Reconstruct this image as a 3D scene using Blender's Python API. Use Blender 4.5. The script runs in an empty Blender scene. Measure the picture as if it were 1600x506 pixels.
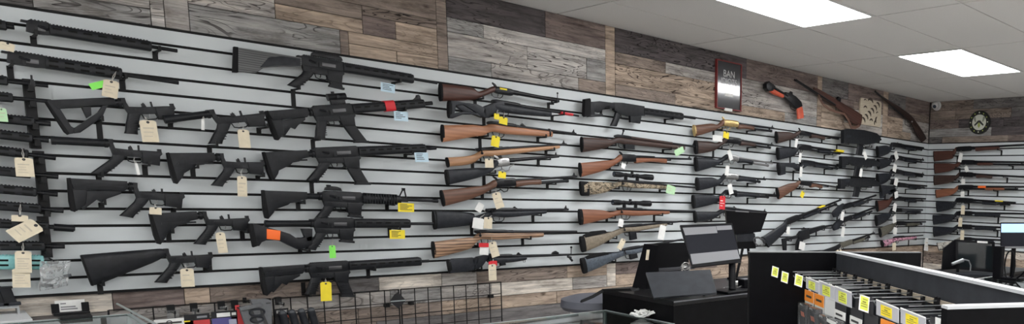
import bpy, bmesh, math, random
from mathutils import Vector, Matrix
random.seed(7)
scene = bpy.context.scene
COL = scene.collection
# ---------------------------------------------------------------- camera
F, CX, CY = 1139.4062, 1298.0618, 466.5836          # pixels of the 1600x506 frame
RX = Vector((0.62062562, 0.7834462, -0.03218533))
RY = Vector((-0.08794752, 0.11034044, 0.98999506))
RZ = Vector((0.77915921, -0.61158567, 0.13738225))
CAM = Vector((-7.6645768, -4.60976696, 1.55))
# rows above: camera right / down / forward; world axes X along the long wall, Y into it, Z up
RIGHT = Vector((RX.x, -RX.y, -RX.z)); DOWN = Vector((RY.x, -RY.y, -RY.z)); FWD = Vector((RZ.x, -RZ.y, -RZ.z))
cam = bpy.data.cameras.new('camera'); camo = bpy.data.objects.new('camera', cam); COL.objects.link(camo)
m = Matrix((RIGHT, -DOWN, -FWD)).transposed().to_4x4(); m.translation = CAM
camo.matrix_world = m
cam.sensor_width = 36; cam.lens = F/1600*36
cam.shift_x = -(CX-800)/1600; cam.shift_y = (CY-253)/1600
cam.clip_start = .02
scene.camera = camo

def ray(x, y): return RIGHT*((x-CX)/F) + DOWN*((y-CY)/F) + FWD
def onY(x, y, Y=0.): r = ray(x, y); return CAM + r*((Y-CAM.y)/r.y)
def onX(x, y, X=0.): r = ray(x, y); return CAM + r*((X-CAM.x)/r.x)
def onZ(x, y, Z): r = ray(x, y); return CAM + r*((Z-CAM.z)/r.z)
def onP(x, y, p, n): r = ray(x, y); return CAM + r*((p-CAM).dot(n)/r.dot(n))
ZT, ZB, ZC = 2.2262, 1.0165, 2.706         # slatwall top, bottom, ceiling

# ---------------------------------------------------------------- materials
MATS = {}
def mat(name, col, rough=.5, metal=0., spec=.5, trans=0., emit=None, coat=0.):
    if name in MATS: return MATS[name]
    M = bpy.data.materials.new(name); M.use_nodes = True
    b = M.node_tree.nodes['Principled BSDF']
    b.inputs['Base Color'].default_value = (*col, 1); b.inputs['Roughness'].default_value = rough
    if max(col) < .06 and spec == .5: spec = .27
    b.inputs['Metallic'].default_value = metal; b.inputs['Specular IOR Level'].default_value = spec
    b.inputs['Transmission Weight'].default_value = trans; b.inputs['Coat Weight'].default_value = coat
    if emit: b.inputs['Emission Color'].default_value = (*emit[0], 1); b.inputs['Emission Strength'].default_value = emit[1]
    MATS[name] = M; return M
def N(M, t, **kw):
    n = M.node_tree.nodes.new(t)
    for k, v in kw.items():
        if k in n.inputs: n.inputs[k].default_value = v
        else: setattr(n, k, v)
    return n
def L(M, a, ao, b, bi): M.node_tree.links.new(a.outputs[ao], b.inputs[bi])
def ramp(M, stops):
    r = N(M, 'ShaderNodeValToRGB'); e = r.color_ramp.elements
    while len(e) < len(stops): e.new(.5)
    for i, (p, c) in enumerate(stops): e[i].position = p; e[i].color = (*c, 1)
    return r
def coords(M, scale, loc=(0,0,0)):
    t = N(M, 'ShaderNodeTexCoord'); mp = N(M, 'ShaderNodeMapping'); mp.inputs['Scale'].default_value = scale
    mp.inputs['Location'].default_value = loc
    L(M, t, 'Object', mp, 'Vector'); return mp
def speckled(name, col, rough, amt=.25, scale=60., metal=0.):
    """plain surface with a faint uneven tone"""
    M = mat(name, col, rough, metal)
    if M.get('done'): return M
    M['done'] = 1
    mp = coords(M, (scale,)*3); no = N(M, 'ShaderNodeTexNoise'); no.inputs['Scale'].default_value = 1.; no.inputs['Detail'].default_value = 3
    r = ramp(M, [(.3, tuple(c*(1-amt) for c in col)), (.7, tuple(min(1, c*(1+amt)) for c in col))])
    L(M, mp, 'Vector', no, 'Vector'); L(M, no, 'Fac', r, 'Fac'); L(M, r, 'Color', M.node_tree.nodes['Principled BSDF'], 'Base Color')
    return M
def woodmat(name, dark, light, rough=.45, rings=14., dist=3., stretch=.12, seed=0.):
    M = mat(name, light, rough, coat=.0)
    mp = coords(M, (stretch, 1, 1), (seed, seed*.7, seed*.3))
    no = N(M, 'ShaderNodeTexNoise'); no.inputs['Scale'].default_value = rings*2; no.inputs['Detail'].default_value = 6; no.inputs['Distortion'].default_value = dist*.2
    wv = N(M, 'ShaderNodeTexWave', bands_direction='Y'); wv.inputs['Scale'].default_value = rings; wv.inputs['Distortion'].default_value = dist; wv.inputs['Detail'].default_value = 3
    mx = N(M, 'ShaderNodeMix'); mx.inputs['Factor'].default_value = .45 if 'laminated' in name or 'carved' in name else .2
    L(M, mp, 'Vector', no, 'Vector'); L(M, mp, 'Vector', wv, 'Vector')
    L(M, no, 'Fac', mx, 'A'); L(M, wv, 'Fac', mx, 'B')
    r = ramp(M, [(.2, dark), (.75, light)]); L(M, mx, 'Result', r, 'Fac'); L(M, r, 'Color', M.node_tree.nodes['Principled BSDF'], 'Base Color')
    return M
def camomat(name, cols, scale=30.):
    M = mat(name, cols[0], .6)
    mp = coords(M, (scale*.6, scale, scale)); no = N(M, 'ShaderNodeTexNoise'); no.inputs['Scale'].default_value = 1.; no.inputs['Detail'].default_value = 2.5; no.inputs['Distortion'].default_value = .8
    n = len(cols); r = ramp(M, [(.32+.36*i/(n-1), c) for i, c in enumerate(cols)]); r.color_ramp.interpolation = 'CONSTANT'
    L(M, mp, 'Vector', no, 'Vector'); L(M, no, 'Fac', r, 'Fac'); L(M, r, 'Color', M.node_tree.nodes['Principled BSDF'], 'Base Color')
    return M
POLY = speckled('black_polymer', (.0105, .0115, .0140), .40, .3, 40)
METAL = speckled('blued_steel', (.0075, .008, .010), .32, .3, 40)
BLK2 = speckled('charcoal_polymer', (.017, .019, .024), .44, .3, 40)
GREYST = speckled('grey_polymer', (.05, .055, .062), .5, .25, 40)
BLUEGREY = speckled('blue_grey_polymer', (.062, .078, .10), .5, .3, 60)
SILVER = speckled('stainless_steel', (.36, .36, .36), .36, .1, 60, 1.)
BRASS = speckled('brass', (.50, .36, .16), .35, .15, 60, .8)
PAD = mat('rubber_pad', (.006, .006, .007), .8)
HOOKM = mat('black_powder_coat', (.004, .004, .005), .5)
TAN = speckled('tan_polymer', (.20, .165, .12), .55, .2, 60)
OLIVE = speckled('olive_polymer', (.10, .095, .075), .55, .2, 60)
TEAL = speckled('teal_anodised', (.20, .46, .46), .4, .15, 60)
WOOD_R = woodmat('red_brown_walnut', (.035, .012, .009), (.085, .030, .020))
WOOD_D = woodmat('dark_walnut', (.022, .012, .010), (.06, .031, .024), seed=2)
WOOD_K = woodmat('blackened_walnut', (.014, .009, .008), (.040, .022, .018), seed=5)
WOOD_B = woodmat('brown_walnut', (.075, .034, .022), (.165, .078, .048), seed=3)
WOOD_M = woodmat('warm_brown_wood', (.15, .055, .028), (.27, .105, .054), seed=4)
WOOD_O = woodmat('orange_brown_wood', (.27, .115, .058), (.47, .22, .12), seed=5)
WOOD_T = woodmat('honey_wood', (.28, .14, .07), (.50, .28, .15), seed=6)
WOOD_L = woodmat('laminated_wood', (.085, .045, .028), (.44, .27, .165), rings=17, dist=7, stretch=.16, seed=1)
WOOD_G = woodmat('grey_laminated_wood', (.035, .036, .038), (.12, .122, .125), rings=30, dist=1.5, stretch=.1, seed=8)
CAMO = camomat('woodland_camo', [(.05, .045, .035), (.16, .13, .09), (.34, .28, .2), (.11, .085, .055), (.42, .37, .29)], 38)
PINKC = camomat('pink_camo', [(.02, .02, .02), (.50, .20, .30), (.62, .36, .45), (.05, .03, .04), (.72, .55, .6)], 42)
WHITEC = camomat('white_camo', [(.03, .03, .03), (.4, .38, .34), (.6, .58, .53), (.08, .07, .06)], 30)
CREAM = speckled('manila_card', (.70, .62, .47), .8, .06, 30)
YEL = speckled('yellow_card', (.85, .68, .03), .7, .05, 30)
YGRN = speckled('yellow_green_card', (.68, .74, .10), .6, .05, 30)
BLUEP = speckled('pale_blue_card', (.52, .68, .78), .6, .05, 40)
GREENP = mat('green_card', (.10, .62, .10), .6)
LIME = mat('lime_card', (.25, .85, .12), .6)
PALEG = speckled('pale_green_card', (.45, .68, .42), .6, .06, 40)
WHITEP = speckled('white_card', (.78, .78, .76), .7, .04, 40)
REDT = mat('red_tape', (.62, .02, .03), .5)
ORANGE = mat('orange_tape', (.95, .16, .02), .55)
INK = mat('dark_print', (.05, .05, .05), .7)
FAINT = mat('pale_print', (.54, .48, .38), .8)
STRING = mat('white_string', (.62, .6, .56), .9)
LENS = mat('scope_lens', (.02, .03, .05), .08, coat=1.)

# ---------------------------------------------------------------- mesh helpers
def new(name, bm, M, parent=None, ang=32, smooth=True):
    me = bpy.data.meshes.new(name)
    bmesh.ops.recalc_face_normals(bm, faces=bm.faces)
    bm.to_mesh(me); bm.free()
    if isinstance(M, (list, tuple)):
        for q in M: me.materials.append(q)
    elif M: me.materials.append(M)
    if smooth and len(me.polygons):
        me.polygons.foreach_set('use_smooth', [True]*len(me.polygons)); me.set_sharp_from_angle(angle=math.radians(ang))
    o = bpy.data.objects.new(name, me); COL.objects.link(o)
    if parent: o.parent = parent
    return o
def tag(o, label, cat, group=None):
    o['label'] = label; o['category'] = cat
    if group: o['group'] = group
    return o
def empty(name, mtx, label, cat, group=None):
    o = bpy.data.objects.new(name, None); COL.objects.link(o); o.matrix_world = mtx; o.empty_display_size = .05
    return tag(o, label, cat, group)
def struct(o): o['kind'] = 'structure'; return o
def BM(): return bmesh.new()
def faces_mat(bm, f0, i):
    for f in list(bm.faces)[f0:]: f.material_index = i
def box(bm, lo, hi, M=None, bev=0.):
    """axis box; M maps local -> target"""
    c = [(lo[i]+hi[i])/2 for i in range(3)]; s = [abs(hi[i]-lo[i]) for i in range(3)]
    mt = Matrix.Translation(c) @ Matrix.Diagonal((*s, 1))
    r = bmesh.ops.create_cube(bm, size=1, matrix=(M @ mt) if M else mt)
    if bev:
        es = list({e for v in r['verts'] for e in v.link_edges})
        bmesh.ops.bevel(bm, geom=es, offset=bev, segments=2, affect='EDGES', profile=.6)
def ring(c, h, w, n, p):
    out = []
    for i in range(n):
        a = 2*math.pi*(i+.5)/n; ca, sa = math.cos(a), math.sin(a)
        q = 2./p
        out.append(c + h*(math.copysign(abs(ca)**q, ca)) + w*(math.copysign(abs(sa)**q, sa)))
    return out
def skin(bm, rings, cap=True, closed=True):
    R = [[bm.verts.new(p) for p in r] for r in rings]; n = len(R[0])
    for a, b in zip(R, R[1:]):
        for i in range(n):
            j = (i+1) % n; bm.faces.new((a[i], a[j], b[j], b[i]))
    if cap: bm.faces.new(list(reversed(R[0]))); bm.faces.new(R[-1])
def cat(secs, k):
    if k < 2 or len(secs) < 3: return secs
    out = []
    for i in range(len(secs)-1):
        p0 = secs[max(i-1, 0)]; p1 = secs[i]; p2 = secs[i+1]; p3 = secs[min(i+2, len(secs)-1)]
        for s in range(k):
            t = s/k; out.append(tuple(.5*((2*b)+(c-a)*t+(2*a-5*b+4*c-d)*t*t+(3*b-a-3*c+d)*t**3) for a, b, c, d in zip(p0, p1, p2, p3)))
    out.append(tuple(secs[-1])); return out
def loft(bm, secs, n=12, p=2.6, w0=0., k=1):
    """sections (tu,tv,bu,bv,halfwidth): top point, bottom point in the gun plane"""
    rs = []
    for tu, tv, bu, bv, hw in cat(secs, k):
        t = Vector((tu, tv, w0)); b = Vector((bu, bv, w0)); hw = max(hw, .0005)
        rs.append(ring((t+b)/2, (t-b)/2, Vector((0, 0, hw)), n, p))
    skin(bm, rs)
def bar(bm, u0, u1, vt, vb, hw, n=12, p=2.6, vt1=None, vb1=None, hw1=None, w0=0.):
    loft(bm, [(u0, vt, u0, vb, hw), (u1, vt if vt1 is None else vt1, u1, vb if vb1 is None else vb1, hw if hw1 is None else hw1)], n, p, w0)
def rod(bm, a, b, r, n=10, r1=None):
    a = Vector(a); b = Vector(b); d = (b-a).normalized(); x = d.orthogonal().normalized(); y = d.cross(x)
    rr = [r, r if r1 is None else r1]
    skin(bm, [[c + (x*math.cos(2*math.pi*i/n)+y*math.sin(2*math.pi*i/n))*q for i in range(n)] for c, q in zip((a, b), rr)])
def tube(bm, pts, r, n=6, closed=False):
    pts = [Vector(p) for p in pts]; rs = []; x = None; m_ = len(pts)
    for i, p in enumerate(pts):
        if closed: d = (pts[(i+1) % m_]-pts[i-1])
        else: d = pts[min(i+1, m_-1)]-pts[max(i-1, 0)]
        d = d.normalized() if d.length > 1e-9 else Vector((1, 0, 0))
        if x is None: x = d.orthogonal().normalized()
        x = (x-d*x.dot(d)); x = x.normalized() if x.length > 1e-6 else d.orthogonal().normalized()
        y = d.cross(x); rs.append([p+(x*math.cos(2*math.pi*j/n)+y*math.sin(2*math.pi*j/n))*r for j in range(n)])
    if closed: rs.append(rs[0])
    skin(bm, rs, cap=not closed)
    if closed: bmesh.ops.remove_doubles(bm, verts=bm.verts, dist=1e-6)
def prism(bm, poly, w0, w1, bev=0., M=None):
    """polygon in the (u,v) plane given thickness from w0 to w1"""
    b2 = bmesh.new()
    vs = [b2.verts.new((p[0], p[1], w0)) for p in poly]; f = b2.faces.new(vs)
    r = bmesh.ops.extrude_face_region(b2, geom=[f]); nv = [g for g in r['geom'] if isinstance(g, bmesh.types.BMVert)]
    bmesh.ops.translate(b2, verts=nv, vec=(0, 0, w1-w0))
    bmesh.ops.recalc_face_normals(b2, faces=b2.faces)
    if bev:
        es = [e for e in b2.edges if abs(e.verts[0].co.z-e.verts[1].co.z) < 1e-6]
        try: bmesh.ops.bevel(b2, geom=es, offset=bev, segments=2, affect='EDGES', profile=.6, clamp_overlap=True)
        except Exception: pass
    big = [f for f in b2.faces if len(f.verts) > 4]
    bmesh.ops.triangulate(b2, faces=big)
    if M: bmesh.ops.transform(b2, matrix=M, verts=b2.verts)
    me = bpy.data.meshes.new('tmp'); b2.to_mesh(me); b2.free(); bm.from_mesh(me); bpy.data.meshes.remove(me)
def lathe(bm, prof, M, n=32):
    """profile (r,z) turned about local z"""
    rs = [[M @ Vector((r*math.cos(2*math.pi*i/n), r*math.sin(2*math.pi*i/n), z)) for i in range(n)] for r, z in prof]
    skin(bm, rs)
def text_mesh(body, size, M, mt, parent=None, name='lettering', extr=.0006, align='CENTER', spacing=1., sx=1.):
    c = bpy.data.curves.new('tmpt', 'FONT'); c.body = body; c.size = size; c.align_x = align; c.align_y = 'CENTER'; c.extrude = extr; c.space_character = spacing
    o = bpy.data.objects.new('tmpt', c); COL.objects.link(o)
    dg = bpy.context.evaluated_depsgraph_get(); me = bpy.data.meshes.new_from_object(o.evaluated_get(dg))
    bpy.data.objects.remove(o); bpy.data.curves.remove(c)
    me.transform(M @ Matrix.Diagonal((sx, 1, 1, 1))); me.name = name; me.materials.clear(); me.materials.append(mt)
    q = bpy.data.objects.new(name, me); COL.objects.link(q)
    if parent: q.parent = parent
    return q
def frame(o, x, y, z):
    m_ = Matrix((x, y, z)).transposed().to_4x4(); m_.translation = o; return m_
# ================================================================ room shell
def plank_material():
    M = mat('weathered_wood_panelling', (.3, .27, .25), .75, spec=.25)
    b = M.node_tree.nodes['Principled BSDF']
    at = N(M, 'ShaderNodeAttribute'); at.attribute_name = 'board'
    sh = N(M, 'ShaderNodeAttribute'); sh.attribute_name = 'shift'
    tc = N(M, 'ShaderNodeTexCoord'); ad = N(M, 'ShaderNodeVectorMath', operation='ADD')
    L(M, tc, 'Object', ad, 0); L(M, sh, 'Vector', ad, 1)
    m1 = N(M, 'ShaderNodeMapping'); m1.inputs['Scale'].default_value = (2.2, 2.2, 34)
    L(M, ad, 'Vector', m1, 'Vector')
    n1 = N(M, 'ShaderNodeTexNoise'); n1.inputs['Scale'].default_value = 1.6; n1.inputs['Detail'].default_value = 8; n1.inputs['Roughness'].default_value = .65; n1.inputs['Distortion'].default_value = .6
    L(M, m1, 'Vector', n1, 'Vector')
    r1 = ramp(M, [(.28, (.42, .40, .39)), (.5, (.95, .95, .95)), (.74, (1.42, 1.39, 1.35))])
    L(M, n1, 'Fac', r1, 'Fac')
    # long wavy cracks
    m2 = N(M, 'ShaderNodeMapping'); m2.inputs['Scale'].default_value = (1.9, 1.9, 11)
    L(M, ad, 'Vector', m2, 'Vector')
    n2 = N(M, 'ShaderNodeTexNoise'); n2.inputs['Scale'].default_value = 1.1; n2.inputs['Detail'].default_value = 2.2; n2.inputs['Distortion'].default_value = .9
    L(M, m2, 'Vector', n2, 'Vector')
    mu = N(M, 'ShaderNodeMath', operation='MULTIPLY'); mu.inputs[1].default_value = 15.
    L(M, n2, 'Fac', mu, 0)
    fr = N(M, 'ShaderNodeMath', operation='FRACT'); L(M, mu, 'Value', fr, 0)
    r2 = ramp(M, [(0., (.06, .055, .055)), (.10, (.22, .2, .2)), (.24, (1, 1, 1))]); L(M, fr, 'Value', r2, 'Fac')
    # cracks only on boards whose attribute alpha says so
    n3 = N(M, 'ShaderNodeTexNoise'); n3.inputs['Scale'].default_value = 2.3; n3.inputs['Detail'].default_value = 1
    L(M, ad, 'Vector', n3, 'Vector')
    gt = ramp(M, [(.36, (0, 0, 0)), (.50, (1, 1, 1))]); L(M, n3, 'Fac', gt, 'Fac')
    mg = N(M, 'ShaderNodeMath', operation='MULTIPLY'); L(M, gt, 'Color', mg, 0); L(M, at, 'Alpha', mg, 1)
    mx = N(M, 'ShaderNodeMix', data_type='RGBA', blend_type='MULTIPLY')
    L(M, mg, 'Value', mx, 'Factor'); M.node_tree.links.new(r1.outputs['Color'], mx.inputs[6]); M.node_tree.links.new(r2.outputs['Color'], mx.inputs[7])
    m3 = N(M, 'ShaderNodeMix', data_type='RGBA', blend_type='MULTIPLY'); m3.inputs['Factor'].default_value = 1
    M.node_tree.links.new(at.outputs['Color'], m3.inputs[6]); M.node_tree.links.new(mx.outputs[2], m3.inputs[7])
    # broad weathering patches
    m6 = N(M, 'ShaderNodeMapping'); m6.inputs['Scale'].default_value = (2.6, 2.6, 9); L(M, ad, 'Vector', m6, 'Vector')
    n6 = N(M, 'ShaderNodeTexNoise'); n6.inputs['Scale'].default_value = 1.7; n6.inputs['Detail'].default_value = 5; n6.inputs['Roughness'].default_value = .7; L(M, m6, 'Vector', n6, 'Vector')
    r6 = ramp(M, [(.30, (.52, .49, .47)), (.48, (1, 1, 1)), (.72, (1.38, 1.36, 1.33))]); L(M, n6, 'Fac', r6, 'Fac')
    m7 = N(M, 'ShaderNodeMix', data_type='RGBA', blend_type='MULTIPLY'); m7.inputs['Factor'].default_value = 1
    M.node_tree.links.new(m3.outputs[2], m7.inputs[6]); M.node_tree.links.new(r6.outputs['Color'], m7.inputs[7]); m3 = m7
    # knots
    vo = N(M, 'ShaderNodeTexVoronoi'); vo.inputs['Scale'].default_value = 1.
    m4 = N(M, 'ShaderNodeMapping'); m4.inputs['Scale'].default_value = (2.8, 2.8, 5.5); L(M, ad, 'Vector', m4, 'Vector'); L(M, m4, 'Vector', vo, 'Vector')
    r4 = ramp(M, [(.03, (.25, .22, .2)), (.075, (1, 1, 1))]); L(M, vo, 'Distance', r4, 'Fac')
    m5 = N(M, 'ShaderNodeMix', data_type='RGBA', blend_type='MULTIPLY'); m5.inputs['Factor'].default_value = .85
    M.node_tree.links.new(m3.outputs[2], m5.inputs[6]); M.node_tree.links.new(r4.outputs['Color'], m5.inputs[7])
    M.node_tree.links.new(m5.outputs[2], b.inputs['Base Color'])
    bp = N(M, 'ShaderNodeBump'); bp.inputs['Strength'].default_value = .4; bp.inputs['Distance'].default_value = .004
    M.node_tree.links.new(mx.outputs[2], bp.inputs['Height']); L(M, bp, 'Normal', b, 'Normal')
    return M
PLANK = plank_material()
TONES = {'g': (.27, .265, .26), 'd': (.135, .128, .128), 'k': (.085, .075, .078), 't': (.34, .27, .215), 'l': (.45, .43, .41), 'b': (.22, .18, .155), 'm': (.33, .31, .295), 'r': (.17, .135, .125), 'c': (.50, .46, .41)}
def wall(name, boards, backing, axis):
    """boards: (a0,a1,z0,z1,tone,crack) along the wall; one mesh: backing + planks"""
    bm = BM(); cl = bm.loops.layers.float_color.new('board'); sl = bm.loops.layers.float_color.new('shift')
    def add(lo, hi, col, cr, shf):
        n0 = len(bm.faces); box(bm, lo, hi); bm.faces.ensure_lookup_table()
        for f in bm.faces[n0:]:
            for l in f.loops: l[cl] = (*col, cr); l[sl] = (*shf, 1)
    add(*backing, (.06, .055, .05), 0, (0, 0, 0))
    rnd = random.Random(hash(len(boards)) & 255)
    for a0, a1, z0, z1, t, cr in boards:
        cr = min(1, cr*1.25+.1); d = rnd.uniform(.0075, .0105); g = .0016
        s = rnd.uniform(.93, 1.07)*1.16; col = tuple(c*s for c in TONES[t]); shf = (rnd.uniform(0, 9), rnd.uniform(0, 9), rnd.uniform(0, 9))
        if axis == 'x': add((a0+g, d, z0+g), (a1-g, .0205, z1-g), col, cr, shf)
        else: add((d, a0+g, z0+g), (.0205, a1-g, z1-g), col, cr, shf)
    return struct(new(name, bm, PLANK, smooth=False))
def fill(bl, a0, a1, zs, rnd, tones, lo=.35, hi=1.1, cr=(0, .5, 1)):
    for z0, z1 in zip(zs, zs[1:]):
        a = a0
        while a < a1-.02:
            e = min(a1, a+rnd.uniform(lo, hi)); e = a1 if a1-e < .15 else e
            bl.append((a, e, z0, z1, rnd.choice(tones), rnd.choice(cr))); a = e
def X(px, py): return onY(px, py, .01).x
rnd = random.Random(5); B = []
b0, b1 = X(258, 35), X(297, 45); b2, b3 = X(683, 60), X(699, 60); b4, b5 = X(946, 100), X(961, 100); b6, b7 = X(1277, 150), X(1284, 150); b8, b9 = X(1379, 185), X(1387, 185)
zt = ZT+.002
B.append((b0, b1, zt, ZC, 'm', .2)); B.append((b2, b3, zt, ZC, 'b', .2)); B.append((b4, b5, zt, ZC, 't', .1)); B.append((b6, b7, zt, ZC, 't', .1)); B.append((b8, b9, zt, ZC, 't', .1))
# left of the first batten
fill(B, -9.2, b0, [zt+.13, 2.47, 2.6, ZC], rnd, 'gml')
xs = X(236, 30)
B += [(-9.2, -7.25, zt, zt+.072, 'd', 1), (-9.2, xs, zt+.072, zt+.13, 'm', 1), (-7.25, xs, zt, zt+.072, 'g', .7), (xs, b0, zt, zt+.05, 'l', 0), (xs, b0, zt+.05, zt+.13, 'm', 1)]
# second bay (dark cracked board, then tan pieces)
z1 = zt+.128
B += [(b1, X(531, 60), zt, z1, 'g', 1), (X(531, 60), X(545, 70), zt, z1, 'b', 0), (X(545, 70), X(620, 90), zt, zt+.065, 't', 0), (X(545, 70), b2, zt+.065, z1, 't', .3), (X(620, 90), b2, zt, zt+.065, 't', .2),
      (b1, X(430, 20), z1, z1+.15, 'm', .6), (X(430, 20), X(566, 30), z1, z1+.075, 't', .2), (X(430, 20), X(566, 30), z1+.075, z1+.15, 'b', .2), (X(566, 30), X(618, 40), z1, z1+.1, 'r', .2), (X(618, 40), b2, z1, z1+.1, 't', .3),
      (X(566, 30), b2, z1+.1, z1+.15, 'b', 1)]
fill(B, b1, b2, [z1+.15, ZC], rnd, 'bdr')
# two matching bays
for p, q, k in ((b3, b4, 0), (b5, b6, 1), (b7, b8, 2), (b9, .0, 3)):
    w = q-p; za, zb_, zc_ = zt+.085, zt+.228, zt+.31
    f = lambda t: p+w*t
    if k < 2:
        B += [(f(0), f(.24), zt, za, 'gb'[k], .3), (f(.24), f(.8), zt, za, 'mt'[k], .5), (f(.8), q, zt, za, 'bg'[k], .3),
              (f(0), f(.46), za, zb_, 'mt'[k], 1), (f(.46), f(.86), za, zb_, 'lm'[k], .8), (f(.86), q, za, zb_, 'gm'[k], .3),
              (f(0), f(.2), zb_, zc_, 'gb'[k], .4), (f(.2), q, zb_, zc_, 'lm'[k], .25), (f(0), f(.58), zc_, ZC, 'k', .8), (f(.58), q, zc_, ZC, 'r', .3)]
    else:
        B += [(f(0), f(.55), zt, za, 't', .4), (f(.55), q, zt, za, 'm', .2), (f(0), f(.35), za, zb_, 't', .4), (f(.35), q, za, zb_, 'l' if k == 2 else 'm', .4),
              (f(0), f(.5), zb_, zc_, 'r', .4), (f(.5), q, zb_, zc_, 'b', .4), (f(0), f(.4), zc_, ZC, 'd', .4), (f(.4), q, zc_, ZC, 'r', .3)]
# below the slatwall
zs = [ZB-.002]
# named courses seen under the guns
c = [ZB-.002, ZB-.088, ZB-.175, ZB-.26, ZB-.36, ZB-.5, ZB-.66, ZB-.82, 0]
B += [(-9.2, X(176, 470), c[1], c[0], 'c', .1), (X(176, 470), X(288, 462), c[1], c[0], 'r', .6), (X(288, 462), X(328, 458), c[1], c[0], 't', .1), (X(328, 458), X(540, 445), c[1], c[0], 'b', .3),
      (X(540, 445), X(592, 442), c[1], c[0], 'd', .3), (X(592, 442), X(690, 437), c[1], c[0], 'c', .1), (X(690, 437), X(745, 433), c[1], c[0], 'm', .2), (X(745, 433), X(886, 425), c[1], c[0], 'b', .5),
      (X(886, 425), X(948, 425), c[1], c[0], 't', .2), (X(948, 425), X(962, 425), c[2], c[0], 'c', 0), (X(962, 425), X(1120, 415), c[1], c[0], 'r', .4), (X(1120, 415), 0, c[1], c[0], 't', .3),
      (-9.2, X(480, 480), c[2], c[1], 'm', .4), (X(480, 480), X(610, 465), c[2], c[1], 'm', .4), (X(610, 465), X(690, 460), c[2], c[1], 'g', .7), (X(690, 460), X(768, 455), c[2], c[1], 'm', .5), (X(768, 455), X(895, 455), c[2], c[1], 'c', .05),
      (X(895, 455), X(948, 450), c[2], c[1], 'm', 1), (X(962, 450), X(1200, 430), c[2], c[1], 't', .4), (X(1200, 430), 0, c[2], c[1], 'c', .3),
      (-9.2, X(560, 495), c[3], c[2], 'b', .4), (X(560, 495), X(690, 485), c[3], c[2], 'b', .4), (X(690, 485), X(870, 480), c[3], c[2], 't', .3), (X(870, 480), -2.4, c[3], c[2], 't', .2), (-2.4, 0, c[3], c[2], 'm', .3)]
fill(B, -9.2, 0, list(reversed(c[3:])), rnd, 'bktmd', .5, 1.4)
wall('wall_left', B, ((-9.4, .02, 0), (.12, .14, ZC+.05)), 'x')
B2 = []; rnd2 = random.Random(11)
fill(B2, -6.5, .0, [zt, zt+.07, zt+.165, zt+.265, zt+.37, ZC], rnd2, 'rbdkbg', .35, .9)
fill(B2, -6.5, .0, [0, .18, .34, .5, .66, .8, .93, ZB-.002], rnd2, 'tmbmc', .4, 1.)
wall('wall_right', B2, ((.02, -6.6, 0), (.14, .02, ZC+.05)), 'y')
# ---- slatwall panels: boards and black grooves
SLAT = mat('slatwall_grey_laminate', (.575, .61, .625), .42, spec=.4)
GROOVE = mat('slatwall_black_insert', (.003, .003, .0035), .6)
NS = 16; PITCH = (ZT-ZB)/NS
GROOVES = [ZB+PITCH*i for i in range(1, NS)]
def slatwall(name, axis, a0, a1, label):
    bm = BM()
    def bx(lo, hi, mi, bev=0.):
        n0 = len(bm.faces)
        if axis == 'y': lo, hi = (lo[1], lo[0], lo[2]), (hi[1], hi[0], hi[2])
        box(bm, lo, hi, None, bev); faces_mat(bm, n0, mi)
    bx((a0, .0060, ZB), (a1, .0072, ZT), 1)
    for i in range(NS):
        z0 = ZB+PITCH*i+(.0062 if i else .009); z1 = ZB+PITCH*(i+1)-(.0062 if i < NS-1 else .009)
        bx((a0, 0, z0), (a1, .0060, z1), 0)
    for g in GROOVES:                                          # black T-slot inserts, nearly flush
        bx((a0, .0012, g-.0062), (a1, .0060, g-.0022), 1); bx((a0, .0012, g+.0022), (a1, .0060, g+.0062), 1)
    bx((a0, -.002, ZT-.009), (a1, .0072, ZT+.003), 1); bx((a0, -.002, ZB-.003), (a1, .0072, ZB+.009), 1)
    o = new(name, bm, [SLAT, GROOVE], smooth=False)
    return tag(o, label, 'slatwall')
xL = onY(33, 463).x
slatwall('slatwall', 'x', -9.2, -.001, 'long pale grey slatwall with black grooves covering the left wall')
slatwall('slatwall', 'y', -6.5, -.001, 'pale grey slatwall with black grooves on the right end wall')
# ---- ceiling: tiles over a darker grid
TILE = speckled('ceiling_tile', (.66, .648, .635), .9, .05, 160)
GRID = mat('ceiling_grid', (.13, .12, .115), .7)
bm = BM(); XG = [.86-1.1375*i for i in range(12)]; XG = [.02]+[-.28-1.1375*i for i in range(11)]
YG = [.02, -.565]+[-.565-.6115*i for i in range(1, 13)]
box(bm, (XG[-1]-.2, YG[-1], ZC+.008), (.14, .14, ZC+.05)); faces_mat(bm, 0, 1)
LIGHTS = []
for i in range(len(XG)-1):
    for j in range(len(YG)-1):
        if i % 2 == 0 and i > 0 and j % 4 == 2: LIGHTS.append((XG[i+1], XG[i], YG[j+1], YG[j])); continue
        n0 = len(bm.faces); g = .0055
        box(bm, (XG[i+1]+g, YG[j+1]+g, ZC), (XG[i]-g, YG[j]-g, ZC+.008)); faces_mat(bm, n0, 0)
struct(new('ceiling', bm, [TILE, GRID], smooth=False))
bm = BM(); box(bm, (-9.4, -6.6, -.05), (.14, .14, 0)); FLOOR = speckled('floor_vinyl', (.62, .60, .57), .4, .15, 8)
struct(new('floor', bm, FLOOR, smooth=False))
bm = BM(); box(bm, (.02, YG[1], ZC-.003), (-9.2, YG[1], ZC)); bm.free()
PAINT = speckled('painted_wall', (.72, .71, .69), .8, .04, 6)
bm = BM(); box(bm, (-9.5, -6.7, 0), (.14, -6.6, ZC+.05)); struct(new('wall_back', bm, PAINT, smooth=False))
bm = BM(); box(bm, (-9.5, -6.6, 0), (-9.4, .14, ZC+.05)); struct(new('wall_near', bm, PAINT, smooth=False))
EMIT = mat('lit_diffuser', (.9, .9, .9), .5, emit=((.985, .99, 1.), 15.5)); LFR = mat('white_light_frame', (.62, .62, .61), .5)
print('LIGHTS', len(LIGHTS))
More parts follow.
